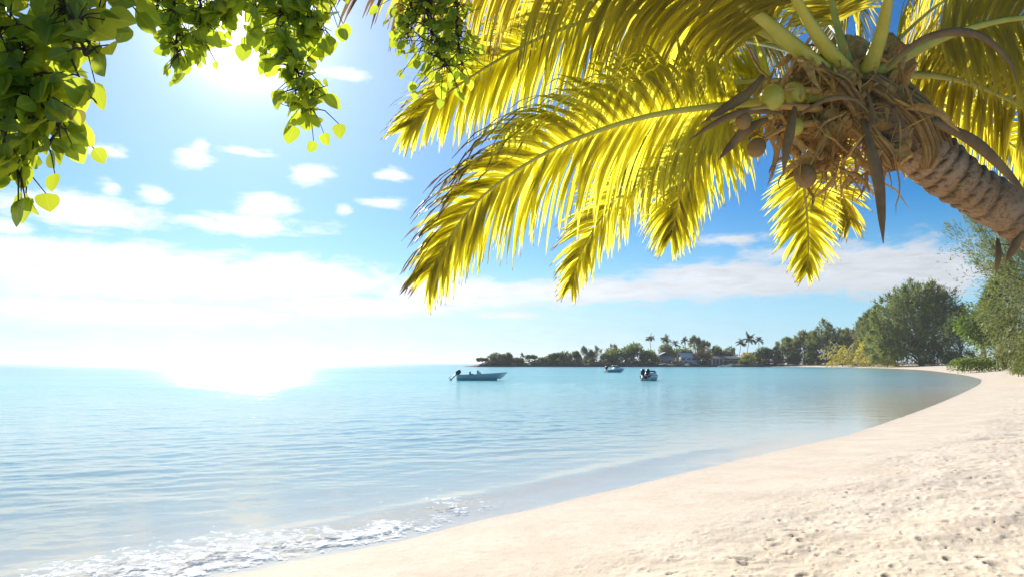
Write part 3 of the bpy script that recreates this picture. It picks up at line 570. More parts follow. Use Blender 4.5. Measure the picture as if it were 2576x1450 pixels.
bough('hanging_bough', 'large leafy bough with big round leaves hanging down the top left corner', [
    ([(-160, -260, 1.5), (-60, -60, 1.5), (40, 120, 1.5), (60, 260, 1.5)], 105, 95, 1., .014),
    ([(-80, -220, 1.55), (120, -40, 1.55), (190, 70, 1.52), (215, 140, 1.5)], 80, 62, 1.05, .011),
    ([(40, 60, 1.5), (60, 220, 1.5), (90, 310, 1.48), (70, 380, 1.48), (45, 430, 1.48)], 90, 62, .8, .006),
    ([(40, 200, 1.5), (120, 280, 1.49), (150, 320, 1.49), (120, 365, 1.49)], 50, 45, .75, .004),
    ([(100, -200, 1.6), (210, -80, 1.6), (280, -20, 1.6), (320, -10, 1.6)], 60, 50, .95, .008),
    ([(-60, -60, 1.5), (0, 200, 1.48), (10, 310, 1.46), (5, 410, 1.46)], 65, 55, .8, .005),
    ([(180, 150, 1.5), (215, 225, 1.5), (245, 262, 1.49)], 5, 22, .75, .003),
    ([(-100, -300, 1.75), (60, -100, 1.8), (180, 20, 1.8), (260, 60, 1.8)], 60, 90, 1.1, .02)], 'leaf_big', 1.5, .068, 11, wr=(.8, .98))
bough('hanging_bough', 'leafy garland arching along the top beside the sun with a long dangling right spray', [
    ([(330, -240, 2.6), (420, -60, 2.6), (560, -20, 2.6), (700, -10, 2.6), (810, -20, 2.6)], 300, 68, .95, .012),
    ([(380, -60, 2.6), (400, 10, 2.58), (380, 40, 2.58)], 12, 28, 1.35, .005),
    ([(430, -30, 2.6), (450, 60, 2.58), (440, 110, 2.57), (450, 140, 2.57)], 95, 42, .72, .004),
    ([(500, -30, 2.6), (505, 50, 2.58), (500, 120, 2.58)], 60, 32, .72, .004),
    ([(590, -30, 2.6), (570, 30, 2.58), (540, 70, 2.58)], 45, 30, .75, .004),
    ([(700, -40, 2.6), (715, 60, 2.57), (735, 140, 2.56), (760, 210, 2.55), (772, 245, 2.55), (782, 272, 2.55)], 190, 48, .82, .005),
    ([(760, -20, 2.6), (785, 40, 2.57), (810, 75, 2.56)], 45, 30, .95, .004),
    ([(745, 150, 2.57), (745, 230, 2.55), (730, 280, 2.55)], 12, 18, .8, .003)], 'leaf_mid', 2.6, .078, 23)
bough('hanging_bough', 'small dense leafy spray hanging in front of the yellow palm frond', [
    ([(1120, -260, 3.), (1090, -80, 3.), (1075, 20, 2.98), (1090, 90, 2.96), (1120, 165, 2.95)], 330, 66, .78, .010),
    ([(1040, -60, 3.), (1030, 40, 2.98), (1025, 95, 2.97)], 80, 34, .72, .004),
    ([(1150, -60, 3.), (1150, 60, 2.97), (1160, 160, 2.95)], 130, 40, .72, .004)], 'leaf_mid', 3., .064, 31)

# ------------------------------------------------------------------ trees and plants of the headland and the far beach
g1, g2 = 'trees on the headland', 'coconut palms on the headland'
Y0 = yh+4
HT = [  # px, top, width, Y, mat, kind, label, nleaf, leaf, trunk
 (1214, 900, 28, Y0, 'dull', 'umbrella', 'low flat umbrella tree alone at the tip of the headland', 500, .55, .5),
 (1252, 886, 40, Y0+2, 'dull', 'round', 'broad rounded tree nearest the headland tip', 800, .6, .1),
 (1279, 887, 30, Y0+3, 'dark', 'round', 'darker rounded tree joined to the broad one near the headland tip', 600, .6, .1),
 (1306, 899, 34, Y0, 'dark', 'round', 'low dark bushy tree just right of the rounded headland trees', 500, .55, .08),
 (1337, 891, 24, Y0+3, 'dull', 'umbrella', 'small flat topped tree standing above the low headland bushes', 420, .55, .5),
 (1364, 898, 38, Y0, 'green', 'round', 'low green bush left of the headland tree wall', 520, .55, .05),
 (1392, 886, 28, Y0+4, 'dark', 'round', 'narrow dark tree at the left end of the headland tree wall', 560, .6, .1),
 (1420, 880, 36, Y0+5, 'dark', 'round', 'tall dark tree with a bumpy top in the headland tree wall', 700, .6, .1),
 (1446, 884, 24, Y0+3, 'dull', 'round', 'slim grey green tree right of the bumpy dark headland tree', 500, .6, .1),
 (1471, 877, 30, Y0+4, 'dark', 'filao', 'upright dark needle tree in the middle of the headland', 700, .8, .1),
 (1500, 876, 34, Y0+5, 'filao_grey', 'filao', 'pale grey feathery tree left of the bright green headland tree', 800, .8, .1),
 (1538, 874, 44, Y0+3, 'bright', 'round', 'bright yellow green round tree behind the small cabin boat', 900, .6, .08),
 (1541, 862, 26, Y0+14, 'filao_grey', 'filao', 'grey spiky tree top rising behind the bright green headland tree', 600, .9, .2),
 (1592, 864, 58, Y0+7, 'green', 'round', 'largest domed green tree on the headland', 1100, .65, .08),
 (1628, 880, 46, Y0+1, 'green', 'round', 'wide green tree leaning over water left of the grey gabled house', 900, .6, .06),
 (1668, 865, 40, Y0+22, 'dull', 'round', 'olive tree rising behind the grey gabled house', 800, .65, .1),
 (1712, 871, 52, Y0+24, 'green', 'round', 'dark green tree between the two white walled headland houses', 900, .65, .1),
 (1748, 850, 34, Y0+26, 'filao_grey', 'filao', 'tall spiky casuarina behind the white house roof', 900, .9, .15),
 (1773, 858, 28, Y0+26, 'filao', 'filao', 'pointed casuarina right of the tall spiky one behind the white house', 700, .9, .15),
 (1768, 878, 34, Y0+3, 'ochre', 'round', 'ochre and yellow leafed tree between white house and long low house', 650, .55, .06),
 (1801, 868, 36, Y0+24, 'green', 'round', 'dark green tree behind the left end of the long low house', 750, .65, .1),
 (1833, 874, 36, Y0+24, 'dark', 'round', 'flat topped dark tree behind the middle of the long low house', 700, .65, .1),
 (1876, 884, 40, Y0+6, 'yellow', 'round', 'yellowish bushy tree below the palms right of the long low house', 700, .55, .06),
 (1906, 870, 40, Y0+8, 'green', 'round', 'mid green tree right of the yellowish bushy tree', 800, .6, .06),
 (1938, 872, 44, Y0+5, 'dark', 'round', 'dark green tree where the sand strip of the far beach begins', 900, .6, .04),
]
for px, top, w, Y, mt, kd, lb, nl, lf, tv in HT:
    tree('casuarina_tree' if kd == 'filao' else ('umbrella_tree' if kd == 'umbrella' else 'broadleaf_tree'), px, top, w*1.18, Y, mt, kd, lb, 'tree', g1, base=917, nleaf=nl, leaf=lf*1.25, trunkvis=tv*.15 if kd != 'umbrella' else tv, nclus=16 if w < 45 else 24, dens=3.)
for px, top, cw, lb in [(1315, 892, 11, 'tiny thin palm between the low bushes near the headland tip'), (1637, 847, 17, 'slender palm standing tallest above the domed green tree'), (1677, 850, 20, 'palm with drooping crown behind the grey gabled house'), (1707, 861, 15, 'short palm between the drooping palm and the white house'), (1727, 854, 16, 'palm just left of the spiky casuarina behind the white house'), (1856, 860, 18, 'smaller palm left of the pair above the yellowish tree'), (1874, 848, 26, 'full crowned palm above the yellowish bushy tree'), (1907, 853, 18, 'single palm above the mid green tree near the far beach')]:
    far_palm('coconut_palm', px, top, Y0+16, M['palmfar'], lb, 'palm tree', g2, cw*1.15, 24, base=914, trunk_r=.13)
g3 = 'casuarinas behind the far beach'
for px, top, w, Y, mt, lb, nl in [
 (1978, 856, 54, 338, 'filao', 'low casuarina at the left end of the far beach', 1500),
 (2020, 840, 62, 332, 'filao', 'rounded olive casuarina second along the far beach', 1800),
 (2076, 819, 84, 322, 'filao', 'broad casuarina with spiky crest left of the low palms', 2600),
 (2132, 832, 62, 330, 'filao_grey', 'hazy grey casuarina behind the low yellow palms', 1800),
 (2176, 802, 58, 318, 'filao_grey', 'slanting grey casuarina at the left edge of the biggest tree', 1800),
]: tree('casuarina_tree', px, top, w, Y, mt, 'filao', lb, 'tree', g3, nleaf=nl*3, leaf=1.4, trunkvis=.0, nclus=48)
tree('casuarina_tree', 2215, 778, 100, 292, 'filao', 'filao', 'mid height casuarina filling the left flank of the biggest tree', 'tree', g3, nleaf=9000, leaf=1.2, trunkvis=.0, nclus=60)
tree('casuarina_tree', 2310, 734, 225, 240, 'filao', 'filao', 'biggest feathery casuarina with a spiky crest behind the far beach', 'tree', g3, nleaf=34000, leaf=1.15, trunkvis=.0, nclus=170)
tree('casuarina_tree', 2412, 800, 80, 215, 'dark', 'filao', 'dark shaded casuarina right of the biggest one', 'tree', g3, nleaf=4500, leaf=.9, trunkvis=.05, nclus=30)
tree('broadleaf_tree', 2470, 764, 108, 140, 'green', 'round', 'deep green broad leafed tree right of the biggest casuarina', nleaf=4200, leaf=.55, trunkvis=.25, nclus=40)
tree('broadleaf_tree', 2556, 850, 90, 128, 'hedge', 'round', 'light green bushy tree at the right edge behind the hedge', nleaf=2400, leaf=.5, trunkvis=.06, nclus=26)
tree('casuarina_tree', 2755, 420, 640, 56, 'filao_grey', 'filao', 'tall casuarina reaching in at the right edge under the leaning trunk', nleaf=95000, leaf=.29, trunkvis=.05, nclus=240, th=.45)
tree('casuarina_tree', 2545, 660, 130, 95, 'filao', 'filao', 'grey green casuarina at the right edge behind the light green bush', nleaf=14000, leaf=.55, trunkvis=.05, nclus=60)
for px, top, cw, Y, lb in [(2115, 874, 70, 292, 'leftmost low yellow palm at the back of the far beach'), (2152, 868, 72, 277, 'second low yellow palm with the highest fronds left of the biggest casuarina'), (2190, 872, 68, 264, 'third low yellow palm whose fronds reach the big casuarina'), (2226, 868, 66, 249, 'rightmost low yellow palm in front of the big casuarina')]:
    far_palm('low_palm', px, top, Y, M['yellow'], lb, 'palm', 'low yellow palms on the far beach', cw*1.2, 17, low=True)
for px, top, cw, Y, lb in [(2462, 846, 60, 122, 'yellow palm clump under the deep green tree'), (2502, 850, 56, 124, 'smaller ochre palm clump right of the yellow one')]:
    far_palm('low_palm', px, top, Y, M['yellow'] if px < 2480 else M['ochre'], lb, 'palm', 'palm clumps under the deep green tree', cw, 13, low=True)
def hedge(name, px0, px1, top, Y, label, mat, leafs, n, dy):
    x0, x1 = (px0-CX)/F*Y, (px1-CX)/F*Y; xm = (x0+x1)/2; gz = ground(xm, Y); h = CAM_H+(HZ-top)/F*Y-gz
    root = empty(name, (xm, Y, gz), label=label, cat='shrub' if px1-px0 < 60 else 'hedge')
    u = rng.uniform(-1, 1, n); ln = (x1-x0)/2; hh = h*(.55+.45*np.sqrt(np.clip(1-u**4, 0, 1)))*(.8+.35*vnoise(u*ln*1.1+50, u*0, 3))
    P = np.stack([u*ln+rng.normal(size=n)*.1, rng.uniform(-1, 1, n)*dy, hh*rng.uniform(.02, 1, n)**.7], 1); P[:, 2] = np.minimum(P[:, 2], hh*(1-.5*(P[:, 1]/dy)**2))
    V, Q = cards(P, rng.normal(size=(n, 3))+np.array([0, -.2, .4]), rng.uniform(.6, 1.4, n)*leafs, rng.uniform(.5, .8, n)*leafs)
    f = MB().add(V, Q); f.build('foliage', M[mat], root, smooth=False)
    sm = MB()
    for i in range(7):
        a = (i/6-.5)*2*ln*.8; sm.tube([(a, 0, -.2), (a+.1, .05, h*.3), (a+rng.normal()*.3, 0, h*.75)], [.05, .04, .015], 5)
    sm.build('stem', M['bark'], root)
for i, (px, w_) in enumerate([(1232, 18), (1266, 20), (1292, 22), (1322, 26), (1350, 26), (1380, 28), (1406, 22), (1434, 24), (1460, 22), (1486, 26), (1514, 24), (1556, 26), (1610, 26), (1700, 18), (1776, 18), (1870, 22), (1922, 26), (1955, 24)]):
    tree('coastal_shrub', px, 903-(i*7 % 5), w_*1.4, yh+2.5, ('green', 'dull', 'dark')[i % 3], 'round', 'low rounded shrub filling a gap between the headland trees above the dark rocks', 'shrub', 'low shrubs along the headland rocks', base=918, nleaf=700, leaf=.55, trunkvis=0., nclus=12)
hedge('low_hedge', 2390, 2506, 893, 112, 'low light green hedge at the top of the sand', 'hedge', .28, 3200, 1.6)
hedge('round_bush', 2546, 2604, 894, 74, 'round yellow green bush on the sand at the right edge', 'hedge', .2, 2200, 1.1)

# ------------------------------------------------------------------ boats
M['hull_green'] = plain('sea_green_hull', (.42, .55, .56), (.38, .52, .54), .3, 2., .5)
M['white_gel'] = plain('white_gelcoat', (.86, .87, .87), (.80, .81, .82), .25, 2., .5)
M['hull_blue'] = plain('blue_grey_hull', (.38, .48, .58), (.34, .44, .55), .3, 2., .5)
M['hull_teal'] = plain('pale_teal_hull', (.56, .70, .67), (.50, .66, .63), .3, 2., .5)
M['black'] = plain('black_plastic', (.018, .02, .025), (.012, .014, .018), .35, 5., .5)
M['steel'] = plain('grey_alloy', (.35, .37, .38), (.28, .3, .31), .4, 5., .5, metal=.6)
M['glass'] = plain('smoked_glass', (.13, .16, .19), (.09, .11, .14), .08, 3., .8)
M['seat'] = plain('dark_seat', (.05, .06, .075), (.035, .04, .05), .6, 5., .3)
def hull(L, B, Hs, Hb, rake=.16):
    st = np.linspace(0, 1, 17); outer = []; inner = []
    for t in st:
        b = B/2*(.9+.1*math.sin(t*2.2))*(1-max(0, (t-.35)/.65)**2.6)+.015; sh = Hs+(Hb-Hs)*t**1.8; x = -L/2+L*t
        kz = -.28+max(0, (t-.7)/.3)**2*(.28+Hb*.8); ch = max(kz+.03, .06+.35*max(0, t-.5)*Hb)
        xr = x-rake*L*(max(0, (t-.6)/.4)**2); 
        h = [(x, b, sh), (x*.5+xr*.5, b*.93, (sh+ch)/2), (xr, b*.82, ch), (xr, b*.4, (ch+kz)/2), (xr, 0, kz)]
        outer.append(np.array(h+[(p[0], -p[1], p[2]) for p in h[-2::-1]]))
        fl = min(.16, sh-.2); bi = max(b-.09, .01); inner.append(np.array([(x, b, sh), (x, bi, sh+.012), (x-.02, bi*.96, max(fl, kz+.08)), (x-.02, 0, max(fl, kz+.08)), (x-.02, -bi*.96, max(fl, kz+.08)), (x, -bi, sh+.012), (x, -b, sh)]))
    return outer, inner
def outboard(root, x, y, z, tilt, s=1., nm='outboard_motor'):
    e = MB(); rings = []
    for t, wx, wy in ((0, .16, .12), (.08, .22, .16), (.3, .24, .17), (.45, .22, .16), (.56, .12, .1)):
        th = np.linspace(0, 2*math.pi, 14, endpoint=False); rings.append(np.stack([np.sign(np.cos(th))*np.abs(np.cos(th))**.7*wx-.04, np.sign(np.sin(th))*np.abs(np.sin(th))**.7*wy, np.full(14, t+.15)], 1))
    e.loft(rings); l = MB(); l.loft([np.stack([np.cos(q)*.10-.03, np.sin(q)*.06, np.full(10, zz)], 1)*np.array([sx, 1, 1]) for q in [np.linspace(0, 2*math.pi, 10, endpoint=False)] for zz, sx in ((.18, 1.), (-.3, .8), (-.55, .75), (-.62, 1.2))]); l.box((-.06, 0, -.42), (.36, .2, .025)); l.ellipsoid((-.02, 0, -.62), (.24, .055, .055), 10, 7); l.box((.0, 0, -.74), (.14, .02, .2), taper=1.4)
    p = MB()
    for k in range(3): p.box((-.26, .09*math.sin(k*2.1), -.62+.09*math.cos(k*2.1)), (.03, .1, .12))
    cs, sn = math.cos(tilt), math.sin(tilt); Rm = np.array([[cs, 0, sn], [0, 1, 0], [-sn, 0, cs]]).T*s
    for q in (e, l, p): q.V = [v @ Rm+np.array([x, y, z]) for v in q.V]
    o = e.build(nm, M['black'], root); l.build('lower_leg', M['steel'], o); p.build('propeller', M['black'], o)
def skiff():
    c = W0(1213, 955); root = empty('motor_boat', (c[0], c[1], 0), R(-4), label='long open grey green skiff with tilted black outboard at its left end', cat='boat')
    L = 124/F*c[1]; s = L/5.4; o, i = hull(5.4*s, 1.75*s, .58*s, .86*s); h = MB(); h.loft(o, closed=False, caps=False); h.add(np.vstack([o[0], o[0].mean(0)]), [(9, j, j+1, min(j+2, 8)) for j in range(0, 8, 2)])
    hb = h.build('hull', M['hull_green'], root); d = MB(); d.loft(i, closed=False, caps=False); d.build('deck', M['white_gel'], root)
    g = MB()
    for sd in (0, 8): g.tube([p[sd] for p in o], .03*s, 6)
    g.build('rub_rail', M['hull_blue'], hb)
    b = MB(); b.box((-.35*s, 0, .5*s), (.5*s, .6*s, .72*s), taper=.85); k = b.build('console', M['hull_green'], root); w = MB(); w.loft([np.array([(-.25*s, y, .84*s), (-.45*s, y*.9, 1.08*s), (-.52*s, y*.9, 1.08*s), (-.55*s, y, .84*s)]) for y in (-.3*s, -.1*s, .1*s, .3*s)]); w.build('windscreen', M['glass'], k)
    b = MB(); b.box((-1.2*s, 0, .45*s), (.4*s, .8*s, .5*s), taper=.95); b.box((-1.33*s, 0, .80*s), (.1*s, .7*s, .28*s), taper=.9); b.build('seat', M['seat'], root)
    b = MB(); b.box((1.35*s, 0, .62*s), (1.0*s, .9*s, .06*s)); b.build('bow_thwart', M['white_gel'], root)
    outboard(root, -2.92*s, 0, .52*s, R(48), 1.05*s)
skiff()
def cruiser(px, py, heading, Lm, label, hm, twin, hard):
    c = W0(px, py); root = empty('motor_boat', (c[0], c[1], 0), heading, label=label, cat='boat'); s = Lm/5.6
    o, i = hull(5.6*s, 2.1*s, .72*s, 1.15*s); h = MB(); h.loft(o, closed=False, caps=False); h.add(np.vstack([o[0], o[0].mean(0)]), [(9, j, j+1, min(j+2, 8)) for j in range(0, 8, 2)]); hb = h.build('hull', M[hm], root)
    g = MB()
    for sd in (0, 8): g.tube([p[sd] for p in o], .04*s, 6)
    g.build('rub_rail', M['white_gel'], hb)
    d = MB(); d.loft(i, closed=False, caps=False); d.build('deck', M['white_gel'], root)
    cb = MB(); cb.loft([np.array([(x*s, w*s, .7*s), (x*s, w*.92*s, z*s), (x*s, w*.5*s, (z+.05)*s), (x*s, -w*.5*s, (z+.05)*s), (x*s, -w*.92*s, z*s), (x*s, -w*s, .7*s)]) for x, w, z in ((-.9, .82, 1.1), (-.3, .84, 1.28), (.5, .8, 1.34), (1.2, .66, 1.26), (1.9, .38, 1.14), (2.25, .15, 1.05))]); c_ = cb.build('cabin', M['white_gel'], root)
    w = MB(); w.loft([np.array([(1.0*s, y*s, 1.31*s), (.45*s, y*.86*s, 1.6*s), (.37*s, y*.86*s, 1.6*s), (.9*s, y*s, 1.31*s)]) for y in (-.62, -.3, 0, .3, .62)])
    for sd in (-1, 1): w.loft([np.array([(x*s, sd*.66*s, z0*s), (x*s, sd*.57*s, z1*s), (x*s, sd*.55*s, z1*s), (x*s, sd*.64*s, z0*s)]) for x, z0, z1 in ((.9, 1.3, 1.36), (.4, 1.3, 1.56), (-.1, 1.28, 1.48))])
    w.build('windscreen', M['glass'], root)
    if hard:
        b = MB(); b.loft([np.array([(x*s, .72*s*k, 1.84*s), (x*s, .7*s*k, 1.9*s), (x*s, 0, 1.95*s), (x*s, -.7*s*k, 1.9*s), (x*s, -.72*s*k, 1.84*s), (x*s, 0, 1.86*s)]) for x, k in ((-1., .9), (-.7, 1), (.2, 1), (.6, .85))]); rf = b.build('canopy', M['white_gel'], root); p = MB()
        for x in (-.85, .45):
            for y in (-.6, .6): MB().tube([(x*s, y*s, .9*s), (x*s, y*s, 1.86*s)], .03*s, 6).build('canopy_post', M['steel'], rf)
    b = MB(); b.box((-1.5*s, 0, .6*s), (.45*s, 1.3*s, .5*s), taper=.95); b.build('seat', M['seat'], root)
    r_ = MB(); r_.tube(crom([(1.2*s, .75*s, 1.0*s), (1.25*s, .72*s, 1.4*s), (2.3*s, .25*s, 1.5*s), (2.55*s, 0, 1.52*s), (2.3*s, -.25*s, 1.5*s), (1.25*s, -.72*s, 1.4*s), (1.2*s, -.75*s, 1.0*s)], 24), .018*s, 5); r_.build('bow_rail', M['steel'], root)
    for y in ((-.42, .42) if twin else (0,)): outboard(root, -2.98*s, y*s, .62*s, R(24), 1.8*s)
cruiser(1638, 955, R(60), 3.4, 'white and teal cabin boat with twin black outboards, stern towards the beach', 'hull_teal', True, False)
cruiser(1549, 935, R(14), 3.7, 'white topped blue grey cabin boat moored farther out near the headland', 'hull_blue', False, True)
def dinghy(px, py, heading, label, mast):
    c = W0(px, py); root = empty('dinghy', (c[0], c[1], 0), heading, label=label, cat='boat'); o, i = hull(3.2, 1.3, .45, .7); h = MB(); h.loft(o, closed=False, caps=False); h.add(np.vstack([o[0], o[0].mean(0)]), [(9, j, j+1, min(j+2, 8)) for j in range(0, 8, 2)]); h.build('hull', M['white_gel'], root); d = MB(); d.loft(i, closed=False, caps=False); d.build('deck', M['white_gel'], root)
    if mast: m_ = MB(); m_.tube([(.5, 0, .1), (.45, 0, mast)], [.04, .02], 6); m_.build('mast', M['steel'], root)
    else: b = MB(); b.box((-.3, 0, .42), (.3, 1.0, .08)); b.build('thwart', M['seat'], root)
for a in [(1340, 920.6, .5, 'tiny white dinghy with mast below the flat topped headland tree', 2.6), (1442, 920.8, 2.8, 'tiny white dinghy with mast below the dark headland tree wall', 2.2), (1815, 921.6, .3, 'tiny white rowing boat moored before the long low house', 0), (1833, 921.4, -.4, 'tiny white rowing boat right of its twin before the long low house', 0)]: dinghy(*a)

# ------------------------------------------------------------------ houses on the headland
M['wall_white'] = plain('white_render', (.80, .80, .81), (.70, .70, .71), .8, .8, .2)
M['wall_grey'] = plain('grey_render', (.42, .43, .45), (.32, .33, .35), .8, .8, .2)
M['wall_brown'] = plain('brown_render', (.30, .24, .19), (.2, .165, .13), .8, .8, .2)
M['roof_white'] = plain('pale_pink_roof', (.72, .66, .63), (.62, .56, .54), .7, 1., .2)
M['roof_grey'] = plain('grey_roof', (.34, .34, .36), (.26, .26, .28), .7, 1., .2)
M['roof_brown'] = plain('brown_roof', (.30, .25, .2), (.2, .16, .13), .8, 1.5, .2)
M['dark_open'] = plain('dark_glass', (.03, .035, .04), (.02, .022, .028), .2, 1., .5)
def house(px0, px1, wt, rt, bs, Y, wm, rm, label, wins, roof='gable', dep=6., pillars=0):
    x0, x1 = (px0-CX)/F*Y, (px1-CX)/F*Y; w = x1-x0; zb = CAM_H-(bs-HZ)/F*Y; hw = (bs-wt)/F*Y; hr = (wt-rt)/F*Y; root = empty('house', ((x0+x1)/2, Y+dep/2, zb), label=label, cat='house')
    b = MB(); b.box((0, 0, hw/2-.6), (w, dep, hw+1.2)); b.build('wall', M[wm], root, smooth=False); r_ = MB(); e = .45
    if roof == 'gable_front':
        prof = [(-w/2-e, hw-.15), (0, hw+hr), (w/2+e, hw-.15), (w/2+e, hw-.3), (0, hw+hr-.18), (-w/2-e, hw-.3)]; r_.loft([np.array([(p[0], y, p[1]+.16) for p in prof]) for y in (-dep/2-e, dep/2+e)])
        gb = MB(); gb.loft([np.array([(-w/2, y, hw), (0, y, hw+hr-.06), (w/2, y, hw), (0, y, hw-.02)]) for y in (-dep/2, dep/2)]); gb.build('gable', M[wm], root, smooth=False)
    else:
        k = .86 if roof == 'hip' else 1.
        prof = [(-dep/2-e, hw-.05, 1), (0, hw+hr, k), (dep/2+e, hw-.05, 1), (dep/2+e, hw+.1, 1), (0, hw+hr+.15, k), (-dep/2-e, hw+.1, 1)]; r_.loft([np.array([(sx*(w/2+e)*p[2], p[0], p[1]) for p in prof]) for sx in (-1, -.3, .3, 1)])
    r_.build('roof', M[rm], root, smooth=False)
    for u, v, ww, hh in wins:
        f = MB(); f.box(((u-.5)*w, -dep/2-.02, v*hw), (ww+.16, .1, hh+.16)); fo = f.build('window', M['wall_white'], root, smooth=False); g = MB(); g.box(((u-.5)*w, -dep/2-.05, v*hw), (ww, .1, hh)); g.build('pane', M['dark_open'], fo, smooth=False)
    for i in range(pillars):
        p = MB(); p.box((-w/2+.4+i*(w*.36)/(pillars-1), -dep/2-1.2, hw/2-.2), (.3, .3, hw)); p.build('pillar', M['wall_white'], root, smooth=False)
house(1650, 1696, 897, 885, 916, Y0+8, 'wall_grey', 'roof_grey', 'grey gabled house half hidden by trees on the headland', [(.3, .5, 1., 1.2), (.7, .5, 1., 1.2)], 'gable_front')
house(1711, 1761, 896, 887, 917, Y0+4, 'wall_white', 'roof_white', 'white house with pale sunlit roof near the water', [(.12, .72, 1.6, .9), (.38, .72, 1.8, .9), (.62, .72, 1.8, .9), (.86, .72, 1.2, .9), (.25, .22, 1., .9)], 'gable')
house(1785, 1860, 901, 895, 917, Y0+4, 'wall_brown', 'roof_brown', 'long low brown roofed house with pale pillars by the water', [(.5, .5, 1.5, 1.2), (.66, .5, 2.2, 1.2), (.86, .5, 1.6, 1.2)], 'hip', pillars=4)

# ------------------------------------------------------------------ light sea haze
def haze():
    m, t = newmat('sea_haze'); v = t.n('ShaderNodeVolumePrincipled', {'Color': (.93, .96, 1.), 'Density': .00014, 'Anisotropy': .3}); t.n('ShaderNodeOutputMaterial', {'Volume': v.outputs[0]})
    mb = MB(); mb.box((0, 2400, 12.), (9000, 9000, 46)); o = mb.build('haze', m, smooth=False); return tag(o, kind='stuff')
haze()

# ------------------------------------------------------------------ sky, sun, camera
w = bpy.data.worlds.new('World'); S.world = w; w.use_nodes = True; t = NT(w.node_tree)
D = t.v('NORMALIZE', t.n('ShaderNodeTexCoord').outputs['Generated']); dx, dy, dz = t.xyz(D)
az = t.m('MULTIPLY', t.m('ARCTAN2', dx, dy), 180/math.pi); el = t.m('MULTIPLY', t.m('ARCSINE', dz), 180/math.pi)
AE = t.vec(az, el, 0.)
sky = t.n('ShaderNodeTexSky', sky_type='NISHITA', sun_disc=False, sun_elevation=R(SUN_EL), sun_rotation=R(SUN_AZ), air_density=1., dust_density=.1, ozone_density=3.5).outputs[0]
sky = t.n('ShaderNodeHueSaturation', {'Saturation': 1.5, 'Value': 1., 'Color': sky}).outputs[0]
low = t.rng(el, 14., 0., 0., 1., True); sky = t.mix(t.m('MULTIPLY', low, .8), t.v('MULTIPLY', sky, (.68, .95, 1.06)), (3.9, 7.4, 9.8))
cs = t.m('MAXIMUM', t.v('DOT_PRODUCT', D, tuple(SUND)), 0.)
aure = t.m('ADD', t.m('MULTIPLY', t.m('POWER', cs, 420.), 26.), t.m('ADD', t.m('MULTIPLY', t.m('POWER', cs, 40.), 3.2), t.m('MULTIPLY', t.m('POWER', cs, 5.), 3.0)))
gl = t.n('ShaderNodeVectorMath', {0: (1., 1., 1.), 3: aure}, operation='SCALE').outputs[0]
sky = t.v('ADD', sky, gl)
BL = [(350, 690, 520, 85), (120, 640, 330, 60), (720, 700, 330, 65), (300, 785, 620, 42), (900, 770, 330, 38), (200, 530, 230, 55), (620, 565, 210, 32), (665, 520, 90, 42), (390, 490, 60, 24), (280, 472, 45, 26), (265, 380, 62, 20), (488, 398, 58, 34), (505, 365, 22, 22), (790, 440, 66, 32), (985, 440, 46, 20), (866, 526, 28, 18), (960, 512, 66, 20), (868, 190, 76, 20), (625, 384, 70, 12), (20, 570, 90, 30),
      (2190, 672, 340, 82), (1850, 705, 400, 58), (1450, 735, 380, 42), (1830, 602, 150, 17), (1150, 740, 280, 50), (2380, 690, 170, 60), (1990, 640, 160, 30), (1280, 792, 120, 12), (1000, 330, 22, 10)]
wob = t.noise(t.v('MULTIPLY', AE, (.09, .22, 1.)), 1., 4, .55); wob2 = t.noise(t.v('MULTIPLY', AE, (.09, .22, 1.)), 1.37, 4, .55)
dst = None
for cx, cy, rx, ry in BL:
    a, e = azel(cx, cy); a1, e1 = azel(cx+rx, cy); a0, e0 = azel(cx, cy-ry)
    ra, re = abs(a1-a), abs(e0-e)
    q = t.v('LENGTH', t.v('MULTIPLY', t.v('SUBTRACT', AE, (a, e, 0.)), (1/ra, 1/re, 0.)))
    q = t.m('MULTIPLY', t.m('SUBTRACT', 1., q), min(1., .35+re/3.2))
    dst = q if dst is None else t.m('MAXIMUM', dst, q)
fine = t.noise(t.v('MULTIPLY', AE, (.30, .75, 1.)), 1., 7, .62, .3); fil = t.noise(t.v('MULTIPLY', AE, (.16, .9, 1.)), 1.9, 6, .6, .5)
den = t.m('ADD', t.m('MULTIPLY', dst, 1.25), t.m('ADD', t.m('MULTIPLY', t.m('SUBTRACT', fine, .5), 1.7), t.m('MULTIPLY', t.m('SUBTRACT', fil, .5), .9)))
den = t.rng(den, -.1, .62, 0, 1, True)
back = t.rng(t.noise(t.v('MULTIPLY', D, (1., 1., 2.5)), 2.2, 6, .6), .52, .7, 0, .8); back = t.m('MULTIPLY', back, t.rng(dy, .0, -.3))
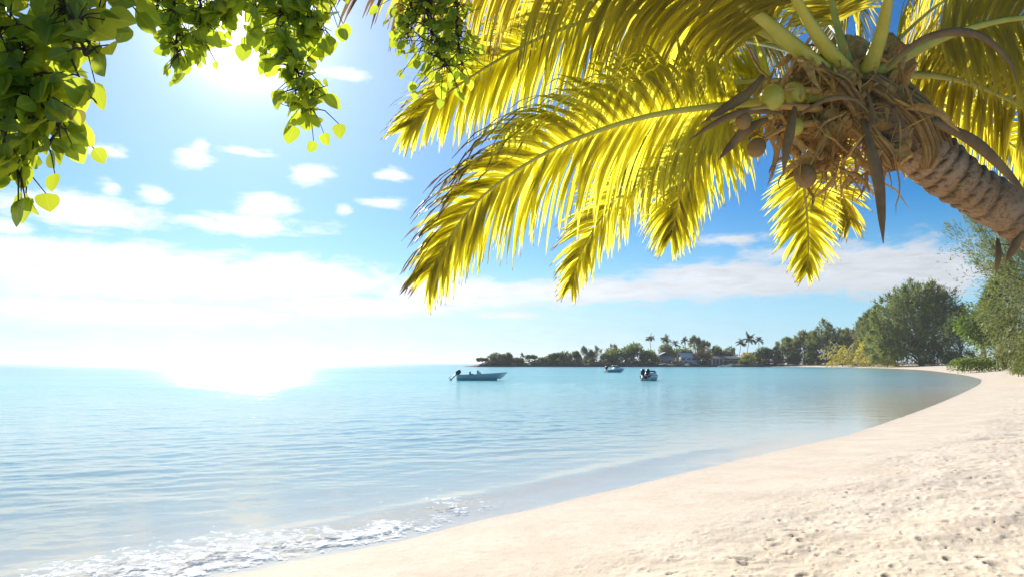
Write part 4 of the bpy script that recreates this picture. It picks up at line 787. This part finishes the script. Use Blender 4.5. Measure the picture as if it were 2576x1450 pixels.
den = t.m('MAXIMUM', den, back)
shade = t.rng(t.m('ADD', fil, t.m('MULTIPLY', t.m('SUBTRACT', fine, .5), .6)), .34, .74, 1., .8)
cb = t.m('MULTIPLY', shade, t.m('ADD', 8.2, t.m('MULTIPLY', t.m('POWER', cs, 6.), 7.)))
ccol = t.n('ShaderNodeVectorMath', {0: (.93, .965, 1.03), 3: cb}, operation='SCALE').outputs[0]
# pale veil low over the sea on the sunny side
veil = t.m('MULTIPLY', t.rng(el, 9., 0., 0., 1., True), t.rng(t.m('POWER', cs, 2.), .3, .9, .05, .7))
sky = t.mix(veil, sky, ccol)
fin = t.mix(t.m('MULTIPLY', den, .96), sky, ccol)
bg = t.n('ShaderNodeBackground', {'Color': fin, 'Strength': .05})
t.n('ShaderNodeOutputWorld', {'Surface': bg.outputs[0]})
w.cycles.sampling_method = 'MANUAL'; w.cycles.sample_map_resolution = 1024

ld = bpy.data.lights.new('sun', 'SUN'); ld.energy = 4.2; ld.angle = R(.6); ld.color = (1., .95, .87)
lo = bpy.data.objects.new('sun', ld); COL.objects.link(lo); lo.rotation_euler = Vector(SUND).to_track_quat('Z', 'Y').to_euler(); lo.location = (0, 0, 30)

cd = bpy.data.cameras.new('camera'); cam = bpy.data.objects.new('camera', cd); COL.objects.link(cam); S.camera = cam
cam.location = (0, 0, CAM_H); cam.rotation_euler = (R(90)+PITCH, 0, 0)
cd.sensor_width = 36.; cd.lens = 36.*F/2576.; cd.clip_start = .05; cd.clip_end = 60000
S.render.engine = 'CYCLES'
S.view_settings.view_transform = 'Standard'; S.view_settings.look = 'None'; S.view_settings.exposure = 1.0; S.view_settings.gamma = 1.
c = S.cycles; c.use_denoising = True; c.denoiser = 'OPENIMAGEDENOISE'; c.max_bounces = 8; c.transparent_max_bounces = 12; c.diffuse_bounces = 4; c.glossy_bounces = 3; c.transmission_bounces = 4
c.use_adaptive_sampling = True; c.adaptive_threshold = .015; c.sample_clamp_indirect = 6.; c.caustics_reflective = False; c.caustics_refractive = False
